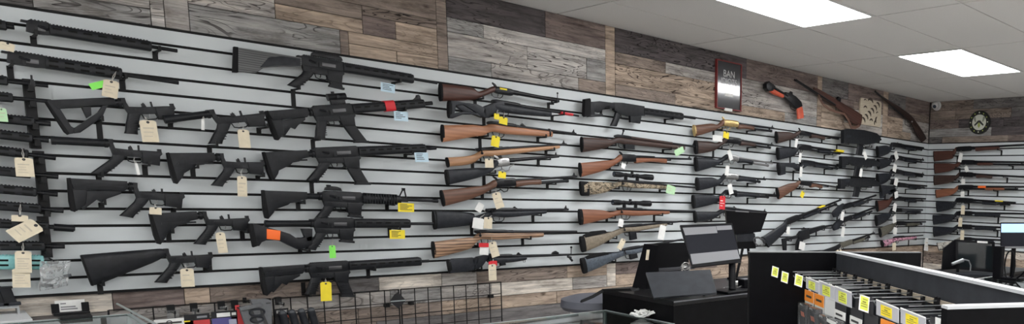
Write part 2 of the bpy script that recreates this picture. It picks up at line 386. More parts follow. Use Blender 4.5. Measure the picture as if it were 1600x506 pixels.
VIS = {0: 'lit rectangular ceiling panel nearer the camera, cut by the top edge', 1: 'lit rectangular ceiling panel above the corner of the room'}
for x0, x1, y0, y1 in LIGHTS:
    if x0 < -9.39 or (-8 < x0 < -5.5 and y1 > -1.5): continue  # unseen panels extend the grid; one is left out to dim the left wall
    near = abs(x1+3.69) < .2 and y1 > -1.5; far = abs(x1+1.42) < .2 and y1 > -1.5
    lab = VIS[1] if far else VIS[0] if near else 'lit rectangular ceiling panel over the shop floor, out of the picture'
    t = empty('ceiling_light', Matrix.Translation(((x0+x1)/2, (y0+y1)/2, ZC)), lab, 'ceiling light', 'ceiling light panels')
    hx, hy = (x1-x0)/2-.006, (y1-y0)/2-.006
    bm = BM(); w = .016
    for lo, hi in (((-hx, -hy, -.006), (hx, -hy+w, .007)), ((-hx, hy-w, -.006), (hx, hy, .007)), ((-hx, -hy+w, -.006), (-hx+w, hy-w, .007)), ((hx-w, -hy+w, -.006), (hx, hy-w, .007))): box(bm, lo, hi)
    new('frame', bm, LFR, t, smooth=False)
    bm = BM(); box(bm, (-hx+w, -hy+w, -.003), (hx-w, hy-w, .006)); new('diffuser', bm, EMIT, t, smooth=False)
W_ = bpy.data.worlds.new('room_air'); scene.world = W_; W_.use_nodes = True
W_.node_tree.nodes['Background'].inputs[0].default_value = (.9, .95, 1, 1); W_.node_tree.nodes['Background'].inputs[1].default_value = .55
vs = scene.view_settings; vs.view_transform = 'Standard'; vs.look = 'None'; vs.gamma = 1; vs.exposure = .18; vs.use_curve_mapping = False
# ================================================================ long guns on the slatwalls
DEP = .072                                   # distance of a gun's middle plane from the wall
ROOM = {'L': Vector((0, -1, 0)), 'R': Vector((-1, 0, 0))}
class Gun:
    """frame of one displayed gun: u along the bore towards the muzzle, v up, w towards the room"""
    def __init__(s, name, label, ref, wall, p0, p1, catg='rifle', dep=DEP, group=None):
        s.wall = wall; s.dep = dep; s.ref = ref
        s.pl = (lambda x, y: onY(x, y, -dep)) if wall == 'L' else (lambda x, y: onX(x, y, -dep))
        a, b = s.pl(*p0), s.pl(*p1); s.p0, s.p1 = p0, p1
        s.L = (b-a).length; s.U = (b-a).normalized()
        nrm = ROOM[wall]; s.V = nrm.cross(s.U)
        if s.V.z < 0: s.V = -s.V
        s.Wn = s.U.cross(s.V); s.face = 1 if s.Wn.dot(nrm) > 0 else -1
        s.O = a; s.M = frame(a, s.U, s.V, s.Wn)
        s.root = empty(name, s.M, label, catg, group); s.low = []
    def p(s, x, y):
        d = s.pl(x, y)-s.O; return (d.dot(s.U), d.dot(s.V))
    def u(s, x):                                             # bore station below/above a picture column
        t = (x-s.p0[0])/(s.p1[0]-s.p0[0]); return s.p(x, s.p0[1]+t*(s.p1[1]-s.p0[1]))[0]
    def add(s, name, bm, M, parent=None, low=True):
        if low:
            bm.verts.ensure_lookup_table(); s.low.append([(v.co.x, v.co.y) for v in bm.verts])
            s.low[-1] = (s.low[-1], [((e.verts[0].co.x, e.verts[0].co.y), (e.verts[1].co.x, e.verts[1].co.y)) for e in bm.edges])
        return new(name, bm, M, parent or s.root)
    def bottom(s, u):
        best = None
        for vs, es in s.low:
            for (a, b), (c, d) in es:
                lo, hi = (a, c) if a < c else (c, a)
                if lo-.0005 <= u <= hi+.0005:
                    v = min(b, d) if abs(c-a) < 1e-4 else b+(d-b)*min(1, max(0, (u-a)/(c-a)))
                    if best is None or v < best: best = v
        return best
    def at(s, u, v, w=0.): return s.M @ Vector((u, v, w*s.face))
HOOKS = []
def hook(g, px, where):
    u = px if px < 3 else g.u(px)
    vs = [g.bottom(u+d) for d in (-.006, 0, .006)]; vs = [v for v in vs if v is not None]
    if not vs: return
    pt = g.at(u, min(vs)-.0005); zt_ = pt.z
    below = [z for z in GROOVES if z < zt_-.020]
    zg = max(below) if below else ZB
    bm = BM(); k = .008
    # local: x along wall, y towards the room, z up; origin at the wall, groove height
    h = zt_-zg
    box(bm, (-.0095, .0005, -.006), (.0095, .004, h-.002))
    box(bm, (-.0045, .003, h-.009), (.0045, g.dep+.036, h-.001))
    box(bm, (-.0045, g.dep+.032, h-.009), (.0045, g.dep+.037, h+.014))
    box(bm, (-.0095, .0005, h-.012), (.0095, .010, h-.002))
    nrm = ROOM[g.wall]; xx = Vector((0, 0, 1)).cross(nrm)*-1
    o = new('slatwall_hook', bm, HOOKM, None, smooth=False)
    base = Vector((pt.x, 0, zg)) if g.wall == 'L' else Vector((0, pt.y, zg))
    o.matrix_world = frame(base, nrm.cross(Vector((0, 0, 1))), nrm, Vector((0, 0, 1)))
    tag(o, 'black slatwall hook under the %s of %s' % (where, g.ref), 'wall hook', 'black hooks under the guns')
def hang(g, hole, bot, wpx, M, s0, label, marks=0, dep=None, ring_=True, cat_='hang tag', group='cards tied to the guns', inkm=None):
    """card tag: hole and bottom-centre in picture coordinates, width in pixels, string from the hole up to s0"""
    d = dep or g.dep+.043
    pl = (lambda x, y: onY(x, y, -d)) if g.wall == 'L' else (lambda x, y: onX(x, y, -d))
    a, b = pl(*hole), pl(*bot); V = (a-b).normalized(); nrm = ROOM[g.wall]; U = V.cross(nrm)
    h = (a-b).length; w = abs((pl(hole[0]+wpx, hole[1])-a).dot(U)) if abs(U.z) < .8 else wpx*.003
    root = empty('hang_tag', frame(a, U, V, nrm), label, cat_, group)
    bm = BM(); c = w*.28; t = h*.10
    prism(bm, [(-w/2, -h), (w/2, -h), (w/2, t*.3), (w/2-c*.6, t), (-w/2+c*.6, t), (-w/2, t*.3)], 0, .0009)
    new('card', bm, M, root, smooth=False)
    if ring_:
        bm = BM(); rod(bm, (0, 0, .0008), (0, 0, .0015), w*.10, 10); new('eyelet', bm, INK, root)
    if marks:
        bm = BM(); r_ = random.Random(int(hole[0]*7+hole[1]))
        for i in range(marks):
            v = -h*(.28+.62*i/marks); x0 = -w*r_.uniform(.34, .38); x1 = w*r_.uniform(.05, .38); q = h*.03*(1.6 if i == 0 else 1)
            box(bm, (x0, v-q, .0008), (x1, v+q*.4, .00115))
        new('printed_lines', bm, inkm or FAINT, root, smooth=False)
    if s0:
        q = g.pl(*s0)+nrm*.022; qs = Matrix(root.matrix_world).inverted() @ q
        bm = BM(); mid = (qs+Vector((0, 0, .001)))/2
        tube(bm, [(0, 0, .0012), (mid.x+.002, mid.y, mid.z+.004), tuple(qs), (mid.x-.003, mid.y+.002, mid.z+.002), (0, 0, .0002)], .0009, 5)
        new('string', bm, STRING, root)
    return root
def card(g, x0, y0, x1, y1, M, label, marks=4, slope=0., dep=None, inkm=None):
    """flat price card held on the end of a hook: picture box"""
    d = dep or g.dep+.045
    pl = (lambda x, y: onY(x, y, -d)) if g.wall == 'L' else (lambda x, y: onX(x, y, -d))
    a = pl((x0+x1)/2, y0+(y1-y0)*.08); b = pl((x0+x1)/2, y1); nrm = ROOM[g.wall]
    U = (pl(x1, (y0+y1)/2+slope)-pl(x0, (y0+y1)/2-slope)); w = U.length; U.normalize(); V = nrm.cross(U); h = (a-b).length
    root = empty('price_card', frame(b, U, V, nrm), label, 'price card', 'price cards on the slatwall')
    bm = BM(); prism(bm, [(-w/2, 0), (w/2, 0), (w/2, h), (-w/2, h)], 0, .0012); new('card', bm, M, root, smooth=False)
    bm = BM(); r_ = random.Random(int(x0))
    for i in range(marks):
        v = h*(.84-.72*i/marks); box(bm, (-w*.38, v-h*.045, .0011), (w*r_.uniform(-.05, .38), v+h*.02, .0015))
    new('printed_lines', bm, inkm or INK, root, smooth=False)
    bm = BM(); box(bm, (-w*.16, h*.35, -d+g.dep+.034), (w*.16, h*.7, 0)); new('holder_clip', bm, HOOKM, root, smooth=False)
    return root

# ---------------------------------------------------------------- modern carbine pieces (metres, bore at v=0)
def rail_teeth(bm, u0, u1, v, hw=.0105, pitch=.0100, h=.0028, v1=None):
    n = max(1, int((u1-u0)/pitch))
    for i in range(n):
        u = u0+i*(u1-u0)/n; vv = v+(0 if v1 is None else (v1-v)*i/n)
        box(bm, (u, vv-.002, -hw), (u+pitch*.52, vv+h, hw))
def lower(g, r0, r1, mag=None, gt=0., M=POLY, grip=True, bare=False):
    """lower receiver between bore stations r0 and r1; gt tilts the grip towards upright"""
    s = (r1-r0)/.19; P = lambda a, v: (r0+a*s, v)
    bm = BM()
    prism(bm, [P(0, .016), P(.012, .016), P(.022, -.02), P(.07, -.024), P(.115, -.024), P(.19, -.024), P(.193, -.036), P(.184, -.046), P(.178, -.088), P(.118, -.080), P(.112, -.056), P(.06, -.055), P(.012, -.05), P(.004, -.02)], -.012, .012, .002)
    prism(bm, [P(.115, -.030), P(.19, -.030), P(.183, -.046), P(.178, -.089), P(.117, -.081)], -.017, .017, .003)
    if bare:
        box(bm, (*P(.0, -.004), -.016), (*P(.016, .018), .016)); box(bm, (*P(.176, -.026), -.009), (*P(.190, -.014), .009)); box(bm, (*P(.07, -.026), -.007), (*P(.082, -.010), .007)); box(bm, (*P(.104, -.026), -.006), (*P(.110, -.002), .006))
        rod(bm, (*P(.084, -.024), .003), (*P(.076, -.006), .003), .003, 6)
    for a, v in ((.184, -.034), (.028, -.032), (.075, -.038)): rod(bm, (*P(a, v), -.0135), (*P(a, v), .0135), .0035, 8)
    rod(bm, (*P(.045, -.034), .012), (*P(.045, -.034), .0155), .004, 8); box(bm, (*P(.040, -.036), .012), (*P(.060, -.032), .0152))
    g.add('lower_receiver', bm, M)
    if grip:
        bm = BM(); q = .042*(1-gt)
        loft(bm, [(*P(.062, -.05), *P(.012, -.044), .012), (*P(.050, -.07), *P(.004, -.066), .0135), (*P(.042-q*.35, -.10), *P(-.004-q*.4, -.094), .0135), (*P(.036-q*.8, -.128), *P(-.008-q*.85, -.120), .014), (*P(.036-q, -.142), *P(-.014-q, -.133), .013)], 12, 2.6, 0, 2)
        for i in range(5):
            a = .05-q*.17*i; v = -.075-.011*i; box(bm, (*P(a-.044, v), -.0145), (*P(a-.008, v-.004), .0145))
        g.add('pistol_grip', bm, M)
    bm = BM(); tube(bm, [(*P(.060, -.052), 0), (*P(.066, -.074), 0), (*P(.080, -.079), 0), (*P(.108, -.079), 0), (*P(.119, -.070), 0)], .0028, 6); g.add('trigger_guard', bm, M)
    bm = BM(); tube(bm, [(*P(.085, -.052), 0), (*P(.088, -.062), 0), (*P(.084, -.072), 0)], .0022, 6); g.add('trigger', bm, SILVER if bare else METAL)
    if mag:
        ln, cur = mag; bm = BM(); v0 = -.080
        secs = []
        for i in range(5):
            t = i/4; v = v0-ln*t; o_ = (cur+.10*ln)*t**1.15
            secs.append((*P(.180+o_/s, v+.0), *P(.121+o_/s, v+.006), .0115))
        loft(bm, secs, 12, 5, 0, 2)
        for i in range(1, 4):
            t = i/4; o_ = (cur+.10*ln)*t**1.15; box(bm, (*P(.128+o_/s, v0-ln*t-.002), -.0125), (*P(.172+o_/s, v0-ln*t+.002), .0125))
        e = cur+.10*ln; prism(bm, [P(.117+e/s, v0-ln+.010), P(.185+e/s, v0-ln+.003), P(.184+e/s, v0-ln-.008), P(.115+e/s, v0-ln-.001)], -.0135, .0135, .002)
        g.add('magazine', bm, M)
def upper(g, r0, r1, M=POLY, handle=None):
    bm = BM()
    prism(bm, [(r0, -.021), (r0+.004, .022), (r0+.012, .028), (r1-.004, .028), (r1, .020), (r1, -.022), (r1-.03, -.026), (r0+.02, -.025)], -.0145, .0145, .004)
    rod(bm, (r0+.035, .006, .012), (r0+.062, -.002, .024), .006, 8); box(bm, (r0+(r1-r0)*.40, -.020, .0), (r0+(r1-r0)*.47, .002, .0195))
    rail_teeth(bm, r0+.014, r1-.004, .028); g.add('upper_receiver', bm, M)
    bm = BM(); box(bm, (r0+(r1-r0)*.48, -.012, .012), (r0+(r1-r0)*.80, .006, .0152), None, .001); g.add('bolt_carrier', bm, mat('bolt_steel', (.10, .10, .105), .3, .6), low=False)
    bm = BM(); box(bm, (r0-.014, .014, -.016), (r0+.012, .022, .016), None, .002); g.add('charging_handle', bm, M, low=False)
def handguard(g, r1, h1, kind='slot', M=POLY, hw=.021, vt=.024, vb=-.024):
    bm = BM()
    if kind == 'round':
        loft(bm, [(r1, .024, r1, -.026, .024), (r1+.01, .030, r1+.01, -.032, .028), (h1-.02, .024, h1-.02, -.026, .024), (h1, .022, h1, -.024, .022)], 14, 2.2)
        for i in range(12): box(bm, (r1+.015+i*(h1-r1-.03)/12, -.030, -.0272), (r1+.019+i*(h1-r1-.03)/12, .028, .0272))
    else:
        loft(bm, [(r1, vt, r1, vb, hw), (h1-.003, vt, h1-.003, vb, hw), (h1, vt-.003, h1, vb+.003, hw-.003)], 16, 4)
        rail_teeth(bm, r1, h1-.006, vt)
    if kind != 'round':
        n0 = len(bm.faces); n = max(2, int((h1-r1)/.042)); lw = (h1-r1)/n
        for i in range(n):
            for v in ((.006,) if kind == 'slot' else (.010, -.010)):
                box(bm, (r1+lw*(i+.18), v-.0045, hw-.004), (r1+lw*(i+.78), v+.0035, hw+.0006))
        faces_mat(bm, n0, 1)
    return g.add('handguard', bm, [M, mat('slot_black', (.004, .004, .004), .9)])
def barrel(g, u0, u1, r=.0085, md=.045, M=METAL, r1=None):
    bm = BM(); rod(bm, (u0, 0, 0), (u1-md*.6, 0, 0), r, 12, r1); g.add('barrel', bm, M)
    if md:
        bm = BM(); rod(bm, (u1-md, 0, 0), (u1-md*.82, 0, 0), .0095, 12); rod(bm, (u1-md*.85, 0, 0), (u1, 0, 0), .0112, 12)
        for i in range(3): box(bm, (u1-md*.62+i*md*.18, -.003, .009), (u1-md*.54+i*md*.18, .003, .0116))
        g.add('muzzle_device', bm, M)
def ar_stock(g, r0, kind, M=POLY):
    if kind in ('m4', 'sopmod', 'tube', 'skel'):
        bm = BM(); a = 0 if kind == 'tube' else .035
        rod(bm, (a, -.003, 0), (r0, -.001, 0), .0155 if kind != 'tube' else .017, 14)
        if kind == 'tube': rod(bm, (0, -.003, 0), (.012, -.003, 0), .0185, 14)
        rod(bm, (r0-.012, -.001, 0), (r0-.002, -.001, 0), .020, 14); g.add('buffer_tube', bm, M)
    if kind == 'm4':
        e = min(r0-.02, .185); bm = BM()
        prism(bm, [(0, .018), (e, .020), (e, -.018), (e-.03, -.024), (e-.045, -.036), (e-.075, -.040), (e-.085, -.050), (.045, -.075), (.038, -.092), (.016, -.122), (.006, -.118), (.001, -.09)], -.017, .017, .004)
        box(bm, (.03, -.034, .0165), (e-.01, -.026, .019)); g.add('stock', bm, M)
        bm = BM(); prism(bm, [(-.005, .018), (.003, .020), (.018, -.118), (.014, -.124), (.004, -.120), (-.003, -.08)], -.018, .018, .002); g.add('butt_pad', bm, PAD)
    if kind == 'sopmod':
        e = min(r0-.018, .20); bm = BM()
        prism(bm, [(0, .020), (e, .022), (e, -.012), (e-.012, -.024), (.052, -.026), (.012, -.030)], -.019, .019, .005)
        prism(bm, [(.004, -.02), (.050, -.024), (.052, -.045), (.046, -.09), (.018, -.12), (.004, -.115)], -.016, .016, .004)
        prism(bm, [(e-.02, -.022), (e-.022, -.036), (.115, -.060), (.098, -.078), (.082, -.066), (.040, -.112), (.03, -.10), (.05, -.06), (.05, -.03)], -.012, .012, .003)
        box(bm, (.02, -.008, .0175), (e-.01, .0, .0205)); g.add('stock', bm, M)
        bm = BM(); prism(bm, [(-.006, .020), (.004, .022), (.016, -.118), (.012, -.124), (.002, -.120), (-.004, -.08)], -.019, .019, .002); g.add('butt_pad', bm, PAD)
    if kind == 'skel':
        bm = BM()
        prism(bm, [(.0, .018), (r0-.02, .022), (r0-.02, -.010), (.05, -.016), (.02, -.020)], -.017, .017, .004)
        prism(bm, [(-.004, .016), (.022, .014), (.044, -.092), (.052, -.100), (.044, -.122), (.030, -.124), (.022, -.11)], -.016, .016, .004)
        prism(bm, [(.048, -.122), (.066, -.120), (.150, -.060), (r0-.055, -.024), (r0-.04, -.006), (r0-.06, -.006), (.14, -.040), (.056, -.098), (.04, -.10)], -.013, .013, .003)
        prism(bm, [(.095, -.014), (.125, -.014), (.118, -.050), (.10, -.062)], -.012, .012, .003); g.add('stock', bm, M)
        bm = BM(); prism(bm, [(-.010, .014), (-.003, .016), (.032, -.122), (.026, -.126), (.018, -.114)], -.017, .017, .002); g.add('butt_pad', bm, PAD)
    if kind == 'a2':
        bm = BM(); e = r0
        loft(bm, [(0, .018, .016, -.122, .019), (.03, .0185, .05, -.113, .019), (.11, .0195, .13, -.080, .018), (e*.8, .020, e*.82, -.044, .017), (e-.012, .020, e-.012, -.024, .019), (e, .016, e, -.018, .018)], 14, 3.2, 0, 2); g.add('stock', bm, M)
        bm = BM(); loft(bm, [(-.006, .016, .010, -.122, .018), (.001, .018, .017, -.124, .019)], 14, 3.2); g.add('butt_pad', bm, PAD)
def optic(g, kind, u0, u1, v=.033):
    bm = BM(); h = .038
    if kind == 'dot':
        box(bm, (u0+.008, v-.004, -.012), (u1-.010, v+.022, .012), None, .002); rod(bm, (u0, v+.034, 0), (u1, v+.034, 0), .019, 14); rod(bm, (u0+.03, v+.05, 0), (u0+.03, v+.062, 0), .008, 10); rod(bm, ((u0+u1)/2, v+.034, .016), ((u0+u1)/2, v+.034, .026), .008, 10)
        g.add('optic', bm, METAL, low=False)
    else:
        prism(bm, [(u0, v), (u1, v), (u1-.006, v+.016), (u1-.022, v+.022), (u0+.02, v+.024), (u0+.004, v+.014)], -.012, .012, .003)
        box(bm, (u0+.012, v+.018, -.014), (u0+.028, v+.030, .014), None, .003); g.add('rear_sight', bm, METAL, low=False)
def ar(label, ref, p0, p1, rec, h1, stock='m4', mag=(.09, .03), gt=0., opt=None, fsp=None, hk='slot', band=None, hooks=(), name='carbine', M=POLY, flip=None, hg=None, bmd=.045, poly=None, wall='L', catg='rifle', noup=False, dep=DEP):
    g = Gun(name, label, ref, wall, p0, p1, catg, dep)
    r0, r1 = g.u(rec[0]), g.u(rec[1])
    if poly:
        for nm, mt, hw, bv, pg in poly:
            bm = BM()
            for q in (pg if isinstance(pg[0][0], (list, tuple)) else [pg]): prism(bm, [g.p(*z) for z in q], -hw, hw, bv)
            g.add(nm, bm, mt)
    if stock: ar_stock(g, r0, stock, M)
    lower(g, r0, r1, mag, gt, M, bare=noup)
    if not noup:
        hg1 = g.u(h1); upper(g, r0, r1, M); handguard(g, r1-.002, hg1, hk, **{'M': M, **(hg or {})}); barrel(g, hg1-.03, g.L, md=bmd)
    if opt: optic(g, opt[0], g.u(opt[1]), g.u(opt[2]))
    if fsp:
        u = g.u(fsp); bm = BM(); 
        prism(bm, [(u-.024, .010), (u-.018, .010), (u-.002, .046), (u+.004, .056), (u+.010, .046), (u+.016, .010), (u+.022, .010), (u+.022, -.014), (u-.024, -.014)], -.008, .008, .001) if hk != 'round' else [tube(bm, [(u-.026, .004, 0), (u-.004, .052, 0), (u+.008, .052, 0), (u+.018, .004, 0)], .004, 6), box(bm, (u-.028, -.013, -.010), (u+.022, .012, .010)), box(bm, (u-.006, .05, -.006), (u+.010, .066, .006))]
        g.add('front_sight', bm, METAL)
    if flip:
        u = g.u(flip); bm = BM(); prism(bm, [(u-.026, .027), (u+.012, .027), (u+.012, .044), (u+.006, .052), (u-.004, .050), (u-.010, .038)], -.010, .010, .002); g.add('front_sight', bm, METAL, low=False)
    if band:
        a, b, mt = band; bm = BM(); loft(bm, [(g.u(a), .031, g.u(a), -.028, .026), (g.u(b), .031, g.u(b), -.028, .026)], 16, 4); q = g.add('tape_band', bm, mt, low=False); q['label'] = 'bright red tape'
    for px, wh in hooks: hook(g, px, wh)
    return g
def bareupper(label, ref, p0, p1, rec, h1, hk='slot', M=POLY, hooks=(), hg=None, md=.03, fsp=None, supp=None, catg='rifle upper'):
    g = Gun('rifle_upper', label, ref, 'L', p0, p1, catg)
    r0, r1, hg1 = g.u(rec[0]), g.u(rec[1]), g.u(h1)
    upper(g, r0, r1); handguard(g, r1-.002, hg1, hk, **{'M': M, **(hg or {})}); barrel(g, hg1-.03, g.L, md=md)
    if fsp:
        u = g.u(fsp); bm = BM(); box(bm, (u-.006, -.012, -.011), (u+.008, .012, .011)); box(bm, (u-.003, .01, -.003), (u+.003, .036, .003)); g.add('front_sight', bm, METAL)
    if supp:
        bm = BM(); rod(bm, (g.u(supp[0]), 0, 0), (g.u(supp[1]), 0, 0), .0155, 14); g.add('muzzle_shroud', bm, METAL)
    for px, wh in hooks: hook(g, px, wh)
    return g
# ---------------------------------------------------------------- sporting guns
def longgun(label, ref, bore, butt, wrist, rec, fe, SM, FM=None, RM=METAL, BMt=METAL, wall='L', name='rifle', catg='rifle', comb=None, pad=None, one=True, tubeend=None, bolt=False, lever=False, hammer=False, scope=None, mag=None, fs=None, rs=None, br=.0085, br1=None, holes=None, hooks=(), ft=.046, fb=.028, rv=(.015, -.042), band=None, padM=PAD, poly=None, dep=DEP, grip=None, slide=None, swivel=None, hws=.019, extra=None):
    # p0 is the bore line carried back to the butt column
    (xa, ya), (xm, ym) = bore; yb = ya+(ym-ya)*(butt[0]-xa)/(xm-xa)
    g = Gun(name, label, ref, wall, (butt[0], yb), (xm, ym), catg, dep)
    u0, u1 = g.u(rec[0]), g.u(rec[1]); t, b = g.p(butt[0], butt[1]), g.p(butt[2], butt[3])
    secs = [(*t, *b, hws*.92), (t[0]+.02, t[1], b[0]+.02, b[1]+.004, hws)]
    if comb: secs.append((*g.p(comb[0], comb[1]), *g.p(comb[0], comb[2]), hws*.95))
    if len(wrist) == 3: wt, wb = g.p(wrist[0], wrist[1]), g.p(wrist[0], wrist[2])
    else: wt, wb = g.p(wrist[0], wrist[1]), g.p(wrist[2], wrist[3])
    secs.append((*wt, *wb, hws*.80))
    if not poly:
        bm = BM()
        if one:
            f1 = g.u(fe)
            secs += [(u0, -.001, u0, -ft+.004, hws*.95), (u0+.5*(u1-u0), -.003, u0+.5*(u1-u0), -ft, hws), (u1, -.003, u1, -ft+.003, hws), (u1+.55*(f1-u1), -.003, u1+.55*(f1-u1), -(ft+fb)/2+.002, hws*.85), (f1-.008, -.003, f1-.008, -fb, hws*.68), (f1, -.006, f1, -fb+.007, hws*.45)]
        else: secs += [(u0-.012, rv[0]-.006, u0-.006, rv[1]+.003, hws*.82), (u0+.004, rv[0]-.007, u0+.004, rv[1]+.005, hws*.8)]
        loft(bm, secs, 14, 2.5, 0, 4); g.add('stock', bm, SM)
    else:
        bm = BM()
        for q in poly: prism(bm, [g.p(*z) for z in q], -hws*.85, hws*.85, .006)
        g.add('stock', bm, SM)
        if one:
            f1 = g.u(fe); bm = BM()
            loft(bm, [(u0-.01, -.001, u0-.01, -ft+.008, hws*.9), (u0+.02, -.002, u0+.02, -ft, hws), (u1, -.003, u1, -ft+.003, hws), (f1-.01, -.003, f1-.01, -fb, hws*.75), (f1, -.006, f1, -fb+.007, hws*.5)], 14, 2.5, 0, 3); g.add('forend', bm, FM or SM)
    if pad is not None:
        bm = BM(); e = pad if pad else .014
        loft(bm, [(t[0]-e*.35, t[1]-.001, b[0]-e*.35, b[1]+.001, hws*.9), (t[0]-e*.2, t[1]+.001, b[0]-e*.2, b[1]-.001, hws*.97), (t[0]+e, t[1]+.0015, b[0]+e, b[1]+.002, hws*1.01)], 14, 2.5); g.add('butt_pad', bm, padM)
    bm = BM()
    if one: loft(bm, [(u0-.03, .004, u0-.03, -.006, .006), (u0, .015, u0, -.010, .013), (u1-.02, .016, u1-.02, -.012, .0145), (u1, .013, u1, -.012, .013)], 12, 2.4, 0, 2)
    else: loft(bm, [(u0-.006, rv[0]-.010, u0, rv[1]+.006, .014), (u0+.025, rv[0], u0+.016, rv[1], .0165), (u1-.012, rv[0], u1-.010, rv[1], .0165), (u1, rv[0]-.004, u1, rv[1]+.008, .0155)], 14, 3.6, 0, 2)
    if not one: box(bm, (u0+(u1-u0)*.38, -.006, .012), (u0+(u1-u0)*.8, .008, .0172)); rod(bm, (u0+.02, rv[1]+.012, -.017), (u0+.02, rv[1]+.012, .0174), .0035, 8)
    g.add('receiver', bm, RM)
    bm = BM(); rod(bm, (u1-.01, 0, 0), (u1+.04, 0, 0), br*1.25, 14); rod(bm, (u1+.03, 0, 0), (g.L, 0, 0), br*1.1, 14, br1 or br*.85); g.add('barrel', bm, BMt)
    if not one and fe:
        f0, f1 = g.u(fe[0]), g.u(fe[1]); bm = BM(); hi = -.002 if not slide else -.012
        loft(bm, [(f0, hi, f0, -.036, .015), (f0+.012, hi+.002, f0+.012, -.042, .019), ((f0+f1)/2, hi+.002, (f0+f1)/2, -ft+.006, .0195), (f1-.012, hi, f1-.012, -.038, .017), (f1, hi-.002, f1, -.034, .014)], 14, 2.6, 0, 3)
        if slide:
            for i in range(8): u = f0+.02+i*(f1-f0-.04)/8; loft(bm, [(u, hi+.0025, u, -ft+.003, .0202), (u+.006, hi+.0025, u+.006, -ft+.003, .0202)], 14, 2.6)
        g.add('forend', bm, FM or SM)
    if tubeend:
        e = g.u(tubeend); bm = BM(); rod(bm, (u1-.01, -.025, 0), (e, -.025, 0), .0105, 12); rod(bm, (e-.012, -.025, 0), (e+.004, -.025, 0), .0122, 12); box(bm, (e-.03, -.026, -.004), (e-.018, 0, .004)); g.add('magazine_tube', bm, BMt)
    um = u0+.035 if one else u0+.012; vb_ = -ft if one else rv[1]
    if lever:
        bm = BM(); a = u0+.05; tube(bm, [(a+.06, vb_+.006, 0), (a+.03, vb_-.006, 0), (a+.02, vb_-.026, 0), (a-.002, vb_-.030, 0), (a-.02, vb_-.014, 0), (a-.04, vb_-.020, 0), (a-.085, vb_-.026, 0), (a-.10, vb_-.016, 0), (a-.085, vb_-.008, 0), (a-.03, vb_+.004, 0)], .0032, 6, True); g.add('lever', bm, RM)
    else:
        bm = BM(); tube(bm, [(um-.03, vb_+.005, 0), (um-.024, vb_-.018, 0), (um-.008, vb_-.025, 0), (um+.028, vb_-.024, 0), (um+.042, vb_-.012, 0), (um+.046, vb_+.004, 0)], .0028, 6); g.add('trigger_guard', bm, METAL)
    bm = BM(); tube(bm, [(um+.012, vb_+.004, 0), (um+.014, vb_-.008, 0), (um+.010, vb_-.018, 0)], .002, 6); g.add('trigger', bm, METAL)
    if hammer:
        bm = BM(); prism(bm, [(u0+.004, rv[0]-.006), (u0+.020, rv[0]-.004), (u0+.006, rv[0]+.012), (u0-.010, rv[0]+.020), (u0-.014, rv[0]+.014)], -.004, .004, .001); g.add('hammer', bm, RM)
    if bolt:
        bm = BM(); a = u0-.005; s_ = g.face; tube(bm, [(a, .004, 0), (a-.003, 0, .020*s_), (a-.010, -.012, .034*s_)], .004, 8); bmesh.ops.create_icosphere(bm, subdivisions=2, radius=.0085, matrix=Matrix.Translation((a-.012, -.018, .038*s_))); rod(bm, (u0-.035, .005, 0), (u0+.01, .005, 0), .0085, 10); g.add('bolt_handle', bm, SILVER if bolt == 's' else METAL)
    if scope:
        a, b_ = g.u(scope[0]), g.u(scope[1]); v = g.p((scope[0]+scope[1])/2, scope[2])[1]; ln = b_-a
        bm = BM(); r_ = .0135
        lathe(bm, [(.019, 0), (.020, .004), (.020, ln*.16), (.0165, ln*.22), (r_, ln*.26), (r_, ln*.66), (.017, ln*.74), (.0215, ln*.80), (.0225, ln*.99), (.0205, ln)], frame(Vector((a, v, 0)), Vector((0, 1, 0)), Vector((0, 0, 1)), Vector((1, 0, 0))), 20); sc = g.add('scope', bm, METAL, low=False)
        bm = BM(); c = a+ln*.46; rod(bm, (c, v+.008, 0), (c, v+.028, 0), .011, 12); rod(bm, (c, v, .008), (c, v, .027), .010, 12); box(bm, (c-.016, v-.016, -.014), (c+.016, v+.014, .014), None, .003); new('turret', bm, METAL, sc)
        bm = BM(); rod(bm, (b_-.001, v, 0), (b_+.0006, v, 0), .0175, 18); rod(bm, (a-.0006, v, 0), (a+.001, v, 0), .0155, 18); new('lens', bm, LENS, sc)
        for k in (.30, .60):
            q = a+ln*k; bm = BM(); rod(bm, (q-.008, v, 0), (q+.008, v, 0), .0165, 14); box(bm, (q-.009, .010, -.009), (q+.009, v-.010, .009)); new('scope_mount', bm, METAL, sc)
    if mag:
        a, b_, y = mag; ua, ub = g.u(a), g.u(b_); bm = BM(); v = g.p((a+b_)/2, y)[1]
        prism(bm, [(ua, -.030), (ub, -.030), (ub+.006, v), (ua+.006, v-.004)], -.0115, .0115, .003); g.add('magazine', bm, POLY)
    if fs:
        u = g.u(fs) if fs > 3 else g.L-.018; bm = BM(); box(bm, (u-.010, .004, -.005), (u+.006, .012, .005)); prism(bm, [(u-.008, .011), (u+.004, .011), (u+.003, .026), (u-.001, .027)], -.002, .002); g.add('front_sight', bm, METAL)
    if rs:
        u = g.u(rs); bm = BM(); prism(bm, [(u-.022, .009), (u+.014, .009), (u-.002, .018), (u-.006, .024), (u-.012, .022)], -.006, .006, .001); g.add('rear_sight', bm, METAL)
    if swivel:
        bm = BM(); u = g.u(swivel); v = g.bottom(u) or -.03; tube(bm, [(u-.006, v+.003, 0), (u-.007, v-.012, 0), (u+.007, v-.012, 0), (u+.006, v+.003, 0)], .0018, 6, True); g.add('sling_swivel', bm, METAL, low=False)
    if band:
        a, b_, mt, v0, v1 = band; bm = BM(); bar(bm, g.u(a), g.u(b_), v0, v1, .0235, 14, 3); q = g.add('tape_band', bm, mt, low=False)
    if extra: extra(g)
    for px, wh in hooks: hook(g, wrist[0]+3 if wh == 'stock end' else px, 'grip' if wh == 'stock end' else wh)
    return g
